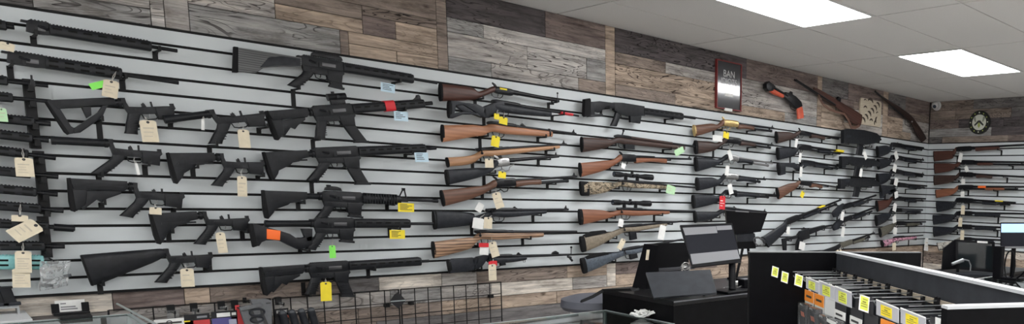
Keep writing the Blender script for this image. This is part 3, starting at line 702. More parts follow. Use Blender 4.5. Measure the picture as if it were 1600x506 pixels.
# ================================================================ the displayed guns, left to right
EB, EM = 'stock end', 'muzzle end'
# ---- rack of uncovered uppers at the left edge
bareupper('bare black upper with flat top rail, topmost left of the wall', 'the topmost bare upper', (37, 40), (277, 79.5), (40, 78), 236, hg=dict(vt=.022, vb=-.022), hooks=((54, 'receiver'), (247, EM)), md=.0)
u1 = bpy.data.objects['rifle_upper']
u2 = bareupper('bare black upper with cream and green cards, second from the top', 'the upper with the green card', (-30, 83), (279, 129.5), (10, 72), 190, hg=dict(vt=.026, vb=-.024), hk='two', hooks=((17, 'receiver'), (195, EM)), md=.0)
hang(u2, (174, 128), (171, 152), 25, CREAM, (180, 112), 'cream hang tag on the upper with the green card', 3)
hang(u2, (163, 130.5), (141, 136), 9, LIME, None, 'small green card sticking out behind the cream tag on the upper', 0, ring_=False, dep=DEP+.040)
S = [((-150, 22), (22, 42), -60, 10, None, 'tip of a black barrel at the very left edge, topmost', 'the topmost barrel at the left edge'),
     ((-130, 111), (75, 134), -50, 12, 50, 'thin black barrel with upright front sight post, left edge of wall', 'the barrel with the sight post'),
     ((-130, 140), (80, 158.5), -50, 20, None, 'thin black barrel just left of the skeleton stocked lower', 'the barrel left of the skeleton stock'),
     ((-130, 172), (79, 193.5), -60, 54, None, 'black slotted upper at left edge beside a pale green tag', 'the left edge upper below the thin barrels'),
     ((-130, 196), (76, 219), -60, 51, None, 'black upper at left edge with plain barrel, just above the open-rail upper', 'the upper above the open-rail upper'),
     ((-130, 220), (87, 246.5), -60, 44, None, 'black upper with open skeleton rail at left edge, above a cream tag', 'the open-rail upper'),
     ((-130, 256), (91, 276), -60, 48, None, 'black upper at left edge behind the square cream tag', 'the upper behind the square cream tag'),
     ((-130, 284), (90, 303.5), -60, 57, None, 'black upper with two-row slots at left edge, below the square tag', 'the upper below the square tag'),
     ((-130, 312), (99, 329), -60, 64, None, 'black upper at left edge just above the tilted cream tag', 'the upper above the tilted tag'),
     ((-130, 341), (117, 357), -60, 76, None, 'black upper with thick muzzle shroud at left edge behind the tilted cream tag', 'the upper with the thick shroud'),
     ((-130, 384), (101, 384.5), -60, 70, None, 'black upper at left edge directly above the teal one', 'the upper above the teal one'),
     ((-130, 409), (92, 410), -60, 68, None, 'teal slotted upper at left edge behind two cream tags', 'the teal upper')]
SU = []
for i, (a, b, r1, h1, f, lab, ref) in enumerate(S):
    teal = i == 11
    SU.append(bareupper(lab, ref, a, b, (a[0]+20, r1), h1, 'two' if i in (5, 7, 11) else 'slot', hg=dict(M=TEAL, vt=.030, vb=-.030) if teal else dict(vt=.019, vb=-.018), md=0 if i in (1, 2) else .05, fsp=f, supp=(84, 115) if i == 9 else None))
tg = [(3, (2, 171), (5, 190), 16, PALEG, (0, 165), 'pale green tag cut by the left edge of the picture', 2), (0, (12, 68), (10, 79), 24, CREAM, None, 'cream tag cut by the left edge, topmost of the tags', 1),
      (6, (37, 249), (40, 276), 29, CREAM, (34, 232), 'square cream hang tag at left edge below the open-rail upper', 4), (8, (31, 337), (31, 346), 26, CREAM, (31, 318), 'short cream tag just above the tilted one at left edge', 0),
      (9, (56, 352), (19, 370), 20, CREAM, None, 'tilted cream hang tag on the upper with the thick shroud', 3), (11, (36, 395), (37, 426), 26, CREAM, (35, 378), 'upright cream hang tag in front of the teal upper', 5), (11, (33, 422), (34, 449), 28, CREAM, None, 'lower cream tag under the upright one on the teal upper', 4)]
for i, hl, bt, w, M, s0, lab, mk in tg: hang(SU[i], hl, bt, w, M, s0, lab, mk, dep=DEP+.043+(.006 if lab[0] in 'ut' else 0))
# upright rack bars carrying the uppers
for (xa, ya), (xb, yb), lab in (((46, 124), (53, 232), 'upper black upright rack bar behind the left uppers'), ((63, 236), (67, 334), 'middle black upright rack bar behind the left uppers'), ((68, 338), (72, 402), 'lowest upright rack bar, above the plastic bag')):
    a, b = onY(xa, ya, -.02), onY(xb, yb, -.02); c = (a+b)/2; h = (a.z-b.z)/2
    t = empty('rack_bar', Matrix.Translation((c.x, 0, c.z)), lab, 'rack bar', 'upright bars of the upper rack')
    bm = BM(); box(bm, (-.016, -.040, -h), (.016, -.0005, h)); new('upright', bm, HOOKM, t, smooth=False)
    for g in SU[1:]:
        z = g.at(g.u(xa if ya < 200 else xb), -.0205 if g.root['label'][:4] != 'teal' else -.0315).z-c.z
        if -h < z < h: bm = BM(); box(bm, (-.008, -.110, z-.010), (.008, -.040, z-.001)); box(bm, (-.008, -.114, z-.010), (.008, -.109, z+.014)); new('arm', bm, HOOKM, t, smooth=False)
# ---- lowers without uppers
g = ar('bare lower with open skeleton stock and upright grip, highest of the lowers', 'the skeleton stocked lower', (76, 163.5), (270, 157), (189, 269), None, 'skel', None, .75, hooks=((150, EB), (262, 'front')), noup=True, name='rifle_lower', catg='rifle lower')
hang(g, (231, 191), (236, 222), 26, CREAM, (224, 182), 'cream tag on the skeleton stocked lower', 3)
g = ar('bare lower with long tilted buffer tube and no stock', 'the lower with the tilted tube', (256, 186), (411, 168), (328, 409), None, 'tube', None, .2, hooks=((318, EB), (404, 'front')), noup=True, name='rifle_lower', catg='rifle lower', dep=.112)
hang(g, (380, 205), (383, 231), 18, CREAM, (378, 196), 'cream tag on the lower with the tilted tube', 0)
hang(g, (317, 188), (317, 203), 5, WHITEP, (316, 182), 'tiny white tag on the tilted tube', 0, ring_=False)
g = ar('bare lower with straight buffer tube and swept grip', 'the straight tube lower', (80, 218), (253, 228.5), (169, 251), None, 'tube', None, -.35, hooks=((153, EB), (228, 'front')), noup=True, name='rifle_lower', catg='rifle lower')
hang(g, (213, 257), (217, 273), 5, WHITEP, (208, 250), 'narrow white tag on the straight tube lower', 0, ring_=False)
g = ar('bare lower with stepped stock beside the two carbines with long magazines', 'the stepped stock lower', (263, 245), (412, 245.5), (343, 411), None, 'm4', None, 0, hooks=((304, EB), (405, 'front')), noup=True, name='rifle_lower', catg='rifle lower')
hang(g, (378, 278), (379, 307), 15, CREAM, (374, 266), 'long cream tag on the stepped stock lower', 3)
g = ar('bare lower with solid slanted stock, third of its column from the bottom', 'the slanted stock lower', (108, 285.5), (289, 296), (207, 287), None, 'sopmod', None, .1, hooks=((161, EB), (275, 'front')), noup=True, name='rifle_lower', catg='rifle lower')
hang(g, (243, 325), (243, 335), 19, CREAM, (240, 318), 'short cream tag on the slanted stock lower', 0)
g = ar('bare lower with six-position stock above the long solid stock', 'the six-position lower', (236, 340), (388, 332.5), (316, 387), None, 'm4', None, 0, hooks=((264, EB), (380, 'front')), noup=True, name='rifle_lower', catg='rifle lower')
hang(g, (344, 366), (349, 395), 15, CREAM, (340, 356), 'cream tag on the six-position lower', 3)
g = ar('bare lower with long solid fixed stock, lowest on the left', 'the solid stock lower', (129, 404), (331, 389), (257, 330), None, 'a2', None, -.1, hooks=((152, EB), (322, 'front')), noup=True, name='rifle_lower', catg='rifle lower')
hang(g, (292, 422), (294, 448), 21, CREAM, (287, 412), 'cream tag on the solid stock lower', 2)
# ---- complete carbines
gs = [('stock', WOOD_G, .017, .005, [(368, 74), (400, 79), (470, 90.5), (470, 104.5), (440, 104), (420, 105), (410, 106.5), (400, 113.5), (369, 112.5)]), ('butt_pad', PAD, .018, .003, [(365, 73), (371, 74), (371, 113.5), (363.5, 113)]), ('stock_wedge', BLK2, .0182, .002, [(404, 106), (418, 90), (438, 88), (468, 92), (468, 103.5), (430, 103)])]
g = ar('top rifle with grey laminated fixed stock just below the wooden panelling', 'the grey stocked rifle', (366, 77), (683, 129.5), (469, 536), 645, None, (.030, .004), -.1, opt=('irons', 486, 535), poly=gs, hg=dict(vt=.023, vb=-.026), hooks=((463, EB), (622, 'handguard')), bmd=0)
card(g, 595, 129, 617, 144, BLUEP, 'pale blue price card under the grey stocked rifle', slope=2)
g = ar('carbine with red dot sight, red tape and long magazine', 'the red taped carbine', (418, 180), (675, 161), (487, 551), 662, 'sopmod', (.095, .030), .8, opt=('dot', 517, 545), flip=655, band=(600, 615, REDT), hooks=((484, EB), (628, 'handguard')))
card(g, 616, 173, 638, 189, BLUEP, 'pale blue price card under the red taped carbine', slope=1)
g = ar('carbine with bare flat top, stepped stock and long magazine', 'the flat top carbine', (413, 243.5), (681, 231), (491, 560), 664, 'm4', (.095, .025), 0, hooks=((485, EB), (640, 'handguard')))
card(g, 649, 237, 670, 253, BLUEP, 'pale blue price card under the flat top carbine', slope=0)
g = ar('carbine with carry handle and triangular front sight post', 'the carbine with the front sight post', (411, 303), (684, 314), (502, 566), 625, 'm4', (.024, .002), .2, opt=('irons', 507, 534), fsp=630, hk='round', hooks=((472, EB), (612, 'handguard')), bmd=.03)
card(g, 622, 316, 647, 331, YEL, 'yellow price card under the carbine with front sight post', 5, slope=.5)
th = [('stock', POLY, .016, .004, [[(391, 351), (397, 349), (418, 355), (436, 360), (452, 365), (464, 373), (487, 367), (487, 381), (474, 388), (463, 389), (452, 384), (436, 376), (418, 374), (408, 378), (404, 384), (395, 384)], [(470, 357), (487, 357), (487, 376), (478, 378)]]),
      ('butt_pad', PAD, .017, .002, [(388, 350), (394, 349), (401, 384), (395, 386)]), ('stock_band', ORANGE, .0185, .004, [(415, 357), (437, 360), (436, 375), (415, 373)])]
g = ar('carbine with thumbhole stock wrapped in orange tape', 'the orange taped carbine', (414, 348.5), (677, 349.5), (489, 553), 640, 'tube', (.018, .0), .3, poly=th, hooks=((478, EB), (621, 'handguard')), bmd=0, dep=.116)
hang(g, (519, 385), (520, 403), 10, LIME, (517, 372), 'lime green hang tag on the orange taped carbine', 0)
card(g, 609, 358, 633, 373, YEL, 'yellow price card under the orange taped carbine', 5, slope=0)
g = ar('lowest carbine with sloped cheek stock and yellow tag on the grip', 'the lowest carbine', (408, 424), (670, 407.5), (481, 545), 657, 'sopmod', (.085, .015), .75, hooks=((478, EB), (582, 'handguard')), bmd=.0)
hang(g, (509, 443), (510, 470), 17, YEL, (506, 434), 'yellow hang tag hanging on the grip of the lowest carbine', 0)

# ---- third column: sporting rifles
def globe(g):
    u = g.L-.006; bm = BM(); box(bm, (u-.010, .006, -.004), (u+.004, .014, .004)); rod(bm, (u-.004, .012, 0), (u-.004, .048, 0), .0028, 8); bmesh.ops.create_icosphere(bm, subdivisions=2, radius=.0065, matrix=Matrix.Translation((u-.004, .048, 0))); g.add('globe_sight', bm, METAL, low=False)
    u = g.L-.05; bm = BM(); rod(bm, (u, -.006, 0), (u, -.028, 0), .006, 8); rod(bm, (u-.014, -.030, 0), (u+.014, -.026, 0), .006, 8); g.add('barrel_clamp', bm, METAL, low=False)
def yrec(g):
    bm = BM(); a = g.u(779); b = g.u(790); bar(bm, a, b, .014, -.002, .0185, 12, 3); q = g.add('yellow_sticker', bm, YEL, low=False); q['label'] = 'yellow sticker on the receiver'
C1 = longgun('highest wooden rifle of its column with red-brown butt and tall front sight', 'the tall sighted rifle', ((787, 141.5), (873, 157.5)), (687, 130, 688, 158.5), (748, 143, 153.5), (772, 800), None, WOOD_R, one=False, comb=(736, 136.5, 156.5), hammer=True, lever=False, br=.0125, br1=.011, rv=(.018, -.026), pad=.010, hooks=((733, EB), (866, EM)), extra=lambda g: (globe(g), yrec(g)))
th = [[(703, 157), (709, 158), (745, 163), (757, 169), (763, 173), (757, 185), (748, 181), (740, 174), (722, 164), (711, 165), (709, 177), (722, 174), (745, 177), (752, 184), (738, 179), (722, 179), (706, 185), (701, 184.5)], [(711, 165), (722, 164), (742, 176.5), (722, 174.5)], [(752, 168), (772, 160), (785, 158), (790, 172), (770, 178), (764, 184), (755, 184)]]
C2 = longgun('black synthetic thumbhole rifle with red tape on its muzzle', 'the red muzzle rifle', ((790, 161.5), (904, 181)), (701, 157, 701, 184), (757, 168, 184), (775, 812), 859, BLK2, poly=th, mag=None, rs=None, ft=.058, fb=.040, pad=.012, padM=PAD, hooks=((877, EM), (770, 'receiver')), band=(875, 893, REDT, .0085, -.0095), bolt=False, dep=.114)
hang(C2, (776, 178), (776, 186.5), 8, YEL, (775, 172), 'small yellow tag nearer the stock of the red muzzle rifle', 0)
hang(C2, (787, 184), (786, 194), 13, YEL, (785, 174), 'wider yellow tag under the action of the red muzzle rifle', 0)
C3 = longgun('tan wooden carbine with flat band at the fore-end', 'the tan carbine with the band', ((790, 195.5), (900, 209)), (690, 194.5, 691, 222), (755, 196.5, 212), (768, 806), 862, WOOD_O, comb=(738, 195, 214), ft=.056, fb=.040, pad=.008, rs=818, fs=1, hooks=((849, 'fore-end'), (715, EB)))
hang(C3, (775, 214), (773, 229), 13, YEL, (777, 207), 'yellow tag on the tan carbine with the band', 0)
def bandC(g):
    bm = BM(); a = g.u(857); bar(bm, a, a+.010, .012, -.040, .017, 14, 2.6); g.add('barrel_band', bm, METAL, low=False)
bandC(C3)
C4 = longgun('honey coloured military rifle with slim full-length stock', 'the slim honey rifle', ((765, 233.5), (885, 225.5)), (697, 246, 700, 261.5), (741, 241, 254), (752, 785), 872, WOOD_T, comb=(727, 244, 258), ft=.044, fb=.024, pad=.006, fs=1, bolt=True, mag=(771, 780, 247), hooks=((861, EM), (720, EB)))
C5 = longgun('lever gun with polished silver receiver and dark grey stock', 'the silver receiver gun', ((797, 250.5), (873, 244)), (696, 265, 699, 289.5), (764, 261, 270.5), (776, 794), None, BLK2, one=False, comb=(742, 262, 279), RM=SILVER, rv=(.02, -.034), hammer=True, lever=True, br=.0105, pad=.010, fs=1, hooks=((855, EM), (712, EB)), dep=.114)
hang(C5, (764, 249), (765, 262), 13, CREAM, (776, 250), 'short cream tag on the silver receiver gun', 0)
hang(C5, (785, 269), (784, 278), 12, YEL, (786, 262), 'yellow tag below the silver receiver', 0)
C6 = longgun('brown lever-action rifle with long slim barrel, fifth wooden stock down', 'the brown lever rifle', ((806, 282), (901, 275.5)), (688, 297, 693, 322.5), (757, 289, 302), (774, 804), (804, 844), WOOD_B, one=False, comb=(735, 292, 311), rv=(.018, -.036), lever=True, hammer=True, tubeend=886, ft=.040, pad=.008, fs=1, hooks=((863, EM), (712, EB)))
hang(C6, (775, 303), (782, 325), 14, CREAM, (772, 292), 'cream tag hanging from the lever of the brown lever rifle', 2)
C7 = longgun('black synthetic bolt-action with white tags round its wrist', 'the white tagged black rifle', ((785, 328.5), (888, 327)), (677, 329, 679, 358.5), (741, 338, 350), (768, 806), 853, BLK2, comb=(736, 332, 352), ft=.046, fb=.026, pad=.012, bolt=True, rs=806, fs=1, hooks=((841, 'fore-end'), (700, EB)))
hang(C7, (752, 319), (746, 330), 12, WHITEP, (756, 332), 'white tag standing above the wrist of the white tagged black rifle', 0, ring_=False)
hang(C7, (748, 342), (746, 357), 17, WHITEP, (755, 334), 'white folded tag below the wrist of the white tagged black rifle', 0, ring_=False)
hang(C7, (763, 341), (762, 357), 13, CREAM, (766, 336), 'cream tag under the bolt of the white tagged black rifle', 0)
C8 = longgun('bolt-action with swirling laminated wood stock', 'the laminated stock rifle', ((775, 362.5), (901, 362)), (675, 377, 678, 403.5), (739, 371, 384), (750, 792), 848, WOOD_L, comb=(730, 371, 390), ft=.050, fb=.034, pad=.008, bolt=True, br=.0105, rs=None, hooks=((825, 'fore-end'), (697, EB)))
hang(C8, (757, 384), (756, 398), 14, WHITEP, (757, 374), 'white and red tag on the laminated stock rifle', 0)
t_ = hang(C8, (756, 380), (756, 386), 15, REDT, None, 'red band card above the white tag on laminated stock rifle', 0, ring_=False, dep=DEP+.047)
hang(C8, (769, 380), (775, 401), 13, CREAM, (765, 370), 'cream tag on the laminated stock rifle', 2)
th = [[(700, 407), (706, 404), (738, 402), (741, 406), (740, 421), (726, 424), (702, 426.5)], [(744, 401), (766, 396), (770, 402), (760, 405), (752, 416), (745, 420), (740, 418), (742, 408)], [(735, 404), (748, 401), (746, 412), (738, 414)]]
C9 = longgun('black modern rifle with square butt and pistol grip, lowest of its column', 'the square butt rifle', ((790, 400.5), (893, 397.5)), (699, 405, 703, 427), (745, 402, 419), (764, 800), 822, BLK2, poly=th, ft=.042, fb=.028, pad=.010, mag=(780, 788, 414), rs=812, hooks=((735, EB),), bolt=True, swivel=819)
def rearflip(g):
    u = g.u(868); bm = BM(); prism(bm, [(u-.03, .006), (u+.02, .006), (u+.02, .018), (u, .028), (u-.02, .020)], -.009, .009, .002); g.add('front_sight', bm, METAL, low=False)
    bm = BM(); u = g.L; rod(bm, (u-.004, 0, 0), (u-.002, .05, 0), .003, 8); bmesh.ops.create_icosphere(bm, subdivisions=2, radius=.008, matrix=Matrix.Translation((u-.002, .05, 0))); rod(bm, (u-.03, -.012, 0), (u-.004, -.022, 0), .009, 8); rod(bm, (u-.012, -.024, 0), (u+.006, -.045, 0), .008, 8); g.add('muzzle_clamp', bm, METAL, low=False)
rearflip(C9)
hang(C9, (769, 415), (770, 438), 12, CREAM, (768, 404), 'cream tag hanging below the square butt rifle', 2)
t_ = hang(C9, (770, 408), (770, 415), 13, REDT, (768, 404), 'small red card on the square butt rifle', 0, ring_=False, dep=DEP+.039)

# ---- fourth column
th = [[(912, 156), (920, 155), (922, 164), (921, 180), (914, 182), (912, 178)], [(924, 159), (935, 158), (960, 161), (960, 170), (946, 168), (938, 173), (934, 176), (926, 172)], [(921, 178), (940, 178), (941, 182), (918, 183)], [(919, 160), (926, 160), (928, 180), (920, 180)]]
def chassis():
    g = Gun('rifle', 'black chassis rifle with skeleton butt just under the wooden panelling', 'the chassis rifle', 'L', (912, 161), (1086, 184.5), 'rifle')
    bm = BM()
    for q in th: prism(bm, [g.p(*z) for z in q], -.016, .016, .004)
    g.add('stock', bm, POLY)
    bm = BM(); prism(bm, [g.p(*z) for z in ((912, 155), (920, 153.5), (921.5, 156), (921, 181), (913, 182.5), (911, 180))], -.018, .018, .005); g.add('butt_pad', bm, PAD)
    bm = BM(); prism(bm, [g.p(*z) for z in ((958, 160), (971, 160.5), (1005, 166), (1006, 181), (980, 181), (966, 178), (958, 172))], -.018, .018, .004); g.add('receiver', bm, POLY)
    r0, r1 = g.u(958), g.u(1004); bm = BM(); bar(bm, r0, r1, .026, .012, .012, 8, 5); rail_teeth(bm, r0, r1, .026); g.add('top_rail', bm, METAL)
    handguard(g, r1, g.u(1066), 'slot', POLY, vt=.022, vb=-.026); barrel(g, g.u(1060), g.L, .010, .06)
    bm = BM(); loft(bm, [(*g.p(971, 176), *g.p(961, 176), .013), (*g.p(967, 187), *g.p(958, 186), .014), (*g.p(963, 197.5), *g.p(953, 196.5), .014)], 12, 3, 0, 2); g.add('pistol_grip', bm, POLY)
    bm = BM(); prism(bm, [g.p(*z) for z in ((983, 178), (1001, 181), (999, 193), (984, 191))], -.013, .013, .003); g.add('magazine', bm, POLY)
    bm = BM(); tube(bm, [(*g.p(970, 180), 0), (*g.p(972, 186), 0), (*g.p(981, 187), 0), (*g.p(984, 182), 0)], .0028, 6); g.add('trigger_guard', bm, METAL)
    hook(g, 948, EB); hook(g, 1048, 'handguard'); return g
D1 = chassis()
def fullfore(x0, x1, M): 
    def f(g):
        bm = BM(); a, b = g.u(x0), g.u(x1); loft(bm, [(a, .014, a, -.005, .015), (b, .012, b, -.006, .013)], 14, 2.4); g.add('handguard', bm, M)
    return f
D2 = longgun('dark brown military rifle with upright bolt handle', 'the dark military rifle', ((975, 214.5), (1086, 229)), (908, 213.5, 909, 238), (955, 217.5, 227), (965, 985), 1068, WOOD_D, comb=(943, 216, 232), ft=.052, fb=.040, pad=.006, fs=1, hooks=((963, EB), (1045, 'fore-end')), mag=(975, 990, 232.5), extra=lambda g: (fullfore(985, 1050, WOOD_D)(g), (lambda bm: (rod(bm, (g.u(972), .010, 0), (g.u(974), .045, 0), .005, 8), bmesh.ops.create_icosphere(bm, subdivisions=2, radius=.009, matrix=Matrix.Translation((g.u(974), .047, 0))), g.add('bolt_handle', bm, METAL, low=False)))(BM())), br=.0105)
hang(D2, (1060, 232.5), (1063, 241), 16, PALEG, (1056, 229), 'faint green tag under the fore-end of the dark military rifle', 0, ring_=False)
D3 = longgun('orange-brown carbine with dark receiver and thin barrel', 'the orange-brown carbine', ((990, 246), (1080, 248.5)), (905, 254, 907, 276.5), (958, 249, 259), (970, 992), (992, 1040), WOOD_M, one=False, comb=(942, 251, 267), rv=(.022, -.032), ft=.034, hammer=True, pad=.006, fs=1, hooks=((967, EB), (1043, EM)), extra=lambda g: (lambda bm: (loft(bm, [(g.u(985), .018, g.u(985), 0, .014), (g.u(1022), .015, g.u(1022), 0, .013)], 12, 2.6), g.add('handguard', bm, METAL)))(BM()))
hang(D3, (975, 256), (973, 263), 7, WHITEP, (975, 252), 'tiny white tag on the orange-brown carbine', 0, ring_=False)
D4 = longgun('camouflage stocked rifle with black scope', 'the camouflage rifle', ((985, 284.5), (1087, 293)), (909, 283, 911, 306), (960, 285, 294), (972, 1005), 1048, CAMO, comb=(944, 284, 301), ft=.042, fb=.028, pad=.045, bolt=True, scope=(959, 1019, 274.5), hooks=((925, EB), (1040, 'fore-end')), swivel=1045)
hang(D4, (1049, 291), (1047, 303), 14, PALEG, (1044, 289), 'pale green tag on the camouflage rifle', 2, ring_=False)
D5 = longgun('red-brown rifle with black scope, below the camouflage one', 'the red-brown scoped rifle', ((985, 327.5), (1086, 330)), (905, 326.5, 907, 351.5), (954, 331, 340), (970, 1003), 1045, WOOD_M, comb=(940, 328, 344), ft=.046, fb=.026, pad=.016, bolt=True, scope=(957, 1016, 317), hooks=((1031, 'fore-end'), (925, EB)))
hang(D5, (971, 343), (969, 354), 8, WHITEP, (972, 338), 'white tag under the bolt of the red-brown scoped rifle', 0, ring_=False)
D6 = longgun('tan synthetic rifle with raised black cheek piece', 'the tan synthetic rifle', ((976, 354.5), (1066, 345.5)), (907, 369, 911, 394), (955, 362, 373), (974, 1003), 1041, TAN, comb=(936, 366, 384), ft=.042, fb=.024, pad=.022, bolt=True, mag=(982, 992, 374), hooks=((1046, EM), (925, EB)), extra=lambda g: (lambda bm: (prism(bm, [g.p(*z) for z in ((912, 367.5), (924, 361.5), (944, 359.5), (948, 363), (930, 367), (913, 371))], -.016, .016, .004), g.add('cheek_riser', bm, PAD, low=False)))(BM()))
hang(D6, (1036, 354), (1032, 374), 10, WHITEP, (1037, 349), 'white folded tag near the muzzle of the tan synthetic rifle', 0, ring_=False)
D7 = longgun('blue-grey synthetic rifle with black cheek piece, lowest of its column', 'the blue-grey rifle', ((975, 390.5), (1066, 374)), (908, 403, 913, 427.5), (953, 396, 409), (975, 1000), 1036, BLUEGREY, comb=(938, 398, 417), ft=.044, fb=.026, pad=.022, bolt=True, mag=(982, 993, 404), hooks=((930, EB), (1040, EM)), extra=lambda g: (lambda bm: (prism(bm, [g.p(*z) for z in ((914, 402), (926, 396), (946, 394), (950, 397), (930, 401.5), (915, 405))], -.016, .016, .004), g.add('cheek_riser', bm, PAD, low=False)))(BM()))
hang(D7, (974, 375), (967, 389), 9, CREAM, (976, 371), 'cream tag between the tan and blue-grey rifles', 1)
# ---- fifth column: lever guns
E1 = longgun('lever-action with brass receiver and brass butt plate', 'the brass lever gun', ((1152, 193.5), (1209, 200.5)), (1083.5, 195, 1085.5, 213), (1121, 194.5, 201.5), (1130, 1152), (1152, 1177), WOOD_B, one=False, comb=(1110, 193, 206), RM=BRASS, rv=(.024, -.030), lever=True, hammer=True, tubeend=1205, ft=.040, pad=.010, padM=BRASS, fs=1, hooks=((1176, 'fore-end'), (1097, EB)), br=.0105)
hang(E1, (1121, 212), (1121, 221), 15, WHITEP, (1133, 200), 'white tag left under the brass lever gun', 0, ring_=False)
hang(E1, (1135, 207), (1134, 216), 9, YEL, (1136, 200), 'yellow tag under the brass receiver', 0)
E2 = longgun('dark brown lever gun with black pad below the brass one', 'the dark brown lever gun', ((1155, 219.5), (1208, 227)), (1086, 219, 1087, 241), (1121, 223, 232), (1135, 1156), (1156, 1180), WOOD_D, one=False, comb=(1110, 221, 237), rv=(.020, -.034), lever=True, hammer=True, tubeend=1203, ft=.040, pad=.016, fs=1, hooks=((1177, 'fore-end'), (1098, EB)), br=.0105)
E3 = longgun('black lever gun with silver receiver, above the shorter silver one', 'the upper silver lever gun', ((1153, 246.5), (1207, 255)), (1086, 245, 1087.5, 268), (1122, 249, 257), (1136, 1153), (1153, 1176), BLK2, one=False, comb=(1110, 246.5, 262), RM=SILVER, rv=(.018, -.032), lever=True, tubeend=1200, ft=.040, pad=.014, fs=1, hooks=((1171, 'fore-end'), (1098, EB)), BMt=mat('brushed_barrel', (.22, .22, .22), .35, .7))
hang(E3, (1139, 236), (1143, 250), 6, WHITEP, (1138, 226), 'white tag beside the receiver of the upper silver lever gun', 0, ring_=False)
E4 = longgun('shorter black lever gun with silver receiver and thumbhole wrist', 'the shorter silver lever gun', ((1152, 275.5), (1196, 280.5)), (1088, 277, 1089, 298), (1123, 280, 289), (1133, 1152), (1152, 1180), BLK2, one=False, comb=(1112, 277, 293), RM=SILVER, rv=(.018, -.032), lever=True, tubeend=1187, ft=.040, pad=.014, fs=1, hooks=((1177, 'fore-end'), (1098, EB)))
hang(E4, (1137, 260), (1135, 274), 6, WHITEP, (1139, 254), 'white tag above the shorter silver lever gun', 0, ring_=False)
E5 = longgun('black shotgun with red lock tag hanging at its wrist', 'the red tagged gun', ((1150, 300), (1212, 304.5)), (1082, 304, 1083.5, 326), (1122, 306, 315), (1135, 1150), (1150, 1185), BLK2, one=False, comb=(1110, 304, 320), rv=(.018, -.030), tubeend=1200, ft=.040, pad=.012, fs=1, hooks=((1177, 'fore-end'), (1096, EB)))
hang(E5, (1129, 308), (1128, 327), 9, REDT, (1130, 303), 'red tag hanging on the wrist of the black shotgun', 3, inkm=WHITEP)
hang(E5, (1140, 289), (1143, 303), 7, WHITEP, (1138, 282), 'white tag above the red tagged gun', 0, ring_=False)
E6 = longgun('black rifle half hidden behind the rear monitor', 'the half hidden rifle', ((1140, 326), (1197, 331)), (1085, 330, 1086, 348), (1118, 331, 340), (1130, 1150), 1178, BLK2, comb=(1108, 330.5, 344), ft=.042, fb=.030, pad=.012, rs=1148, fs=1, hooks=((1176, 'fore-end'), (1096, EB)))
# ---- sixth column
G1 = longgun('double-barrel gun with two hammers and dark brown stock', 'the hammer gun', ((1265, 208.5), (1310, 217)), (1212, 205, 1213.5, 224), (1241, 208, 216), (1249, 1266), (1266, 1288), WOOD_D, one=False, comb=(1233, 206, 219), rv=(.014, -.030), hammer=True, ft=.036, pad=.010, br=.0115, hooks=((1247, EB), (1293, EM)))
hang(G1, (1245, 218), (1243, 230), 4, WHITEP, (1249, 213), 'white tag on the hammer gun', 0, ring_=False)
G2 = longgun('black pump shotgun with yellow tape at the muzzle', 'the yellow taped shotgun', ((1262, 229.5), (1318, 236.5)), (1214, 230, 1215.5, 250), (1241, 232, 243), (1248, 1266), (1278, 1300), BLK2, one=False, comb=(1233, 230, 246), rv=(.020, -.034), tubeend=1312, ft=.046, pad=.012, slide=True, hooks=((1247, EB), (1297, 'fore-end')), br=.0105, band=(1305, 1316, YEL, .012, -.014))
hang(G2, (1251, 240), (1249, 253), 4, WHITEP, (1252, 236), 'white tag on the yellow taped shotgun', 0, ring_=False)
th = [[(1216, 255), (1221, 254), (1240, 254), (1246, 260), (1250, 258), (1254, 252), (1262, 251), (1262, 258), (1252, 264), (1246, 267), (1240, 262), (1226, 260), (1226, 272), (1218, 274)], ]
G3 = longgun('black thumbhole shotgun below the yellow taped one', 'the thumbhole shotgun', ((1262, 253), (1314, 260)), (1215, 254, 1217, 274), (1246, 259, 267), (1251, 1272), (1272, 1296), BLK2, one=False, poly=th, rv=(.016, -.032), tubeend=1308, ft=.044, pad=.014, slide=True, hooks=((1224, EB), (1297, EM)), br=.0105)
hang(G3, (1252, 262), (1251, 276), 4, WHITEP, (1253, 258), 'white tag on the thumbhole shotgun', 0, ring_=False)
G4 = longgun('single-barrel gun with plain brown stock tilted upwards', 'the tilted brown gun', ((1265, 286), (1313, 293)), (1213, 293, 1216, 311), (1243, 285, 295), (1249, 1266), (1266, 1284), WOOD_B, one=False, comb=(1232, 287, 302), rv=(.014, -.030), hammer=True, ft=.034, pad=.008, fs=1, hooks=((1248, EB), (1290, EM)))
hang(G4, (1255, 300), (1252, 308), 6, YEL, (1256, 293), 'yellow tag on the tilted brown gun', 0)
G5 = longgun('large black shotgun sloping steeply up to the right behind the counter monitor', 'the steep black shotgun', ((1240, 341), (1314, 312)), (1190, 370, 1201, 386), (1222, 350, 1228, 360), (1228, 1246), (1254, 1278), BLK2, one=False, rv=(.022, -.036), tubeend=1306, ft=.046, pad=.012, slide=True, br=.0115, hooks=((1229, EB), (1290, EM)), fs=1, band=(1279, 1287, YEL, .014, .002))
hang(G5, (1232, 355), (1231, 366), 5, WHITEP, (1234, 349), 'white tag on the steep black shotgun', 0, ring_=False)
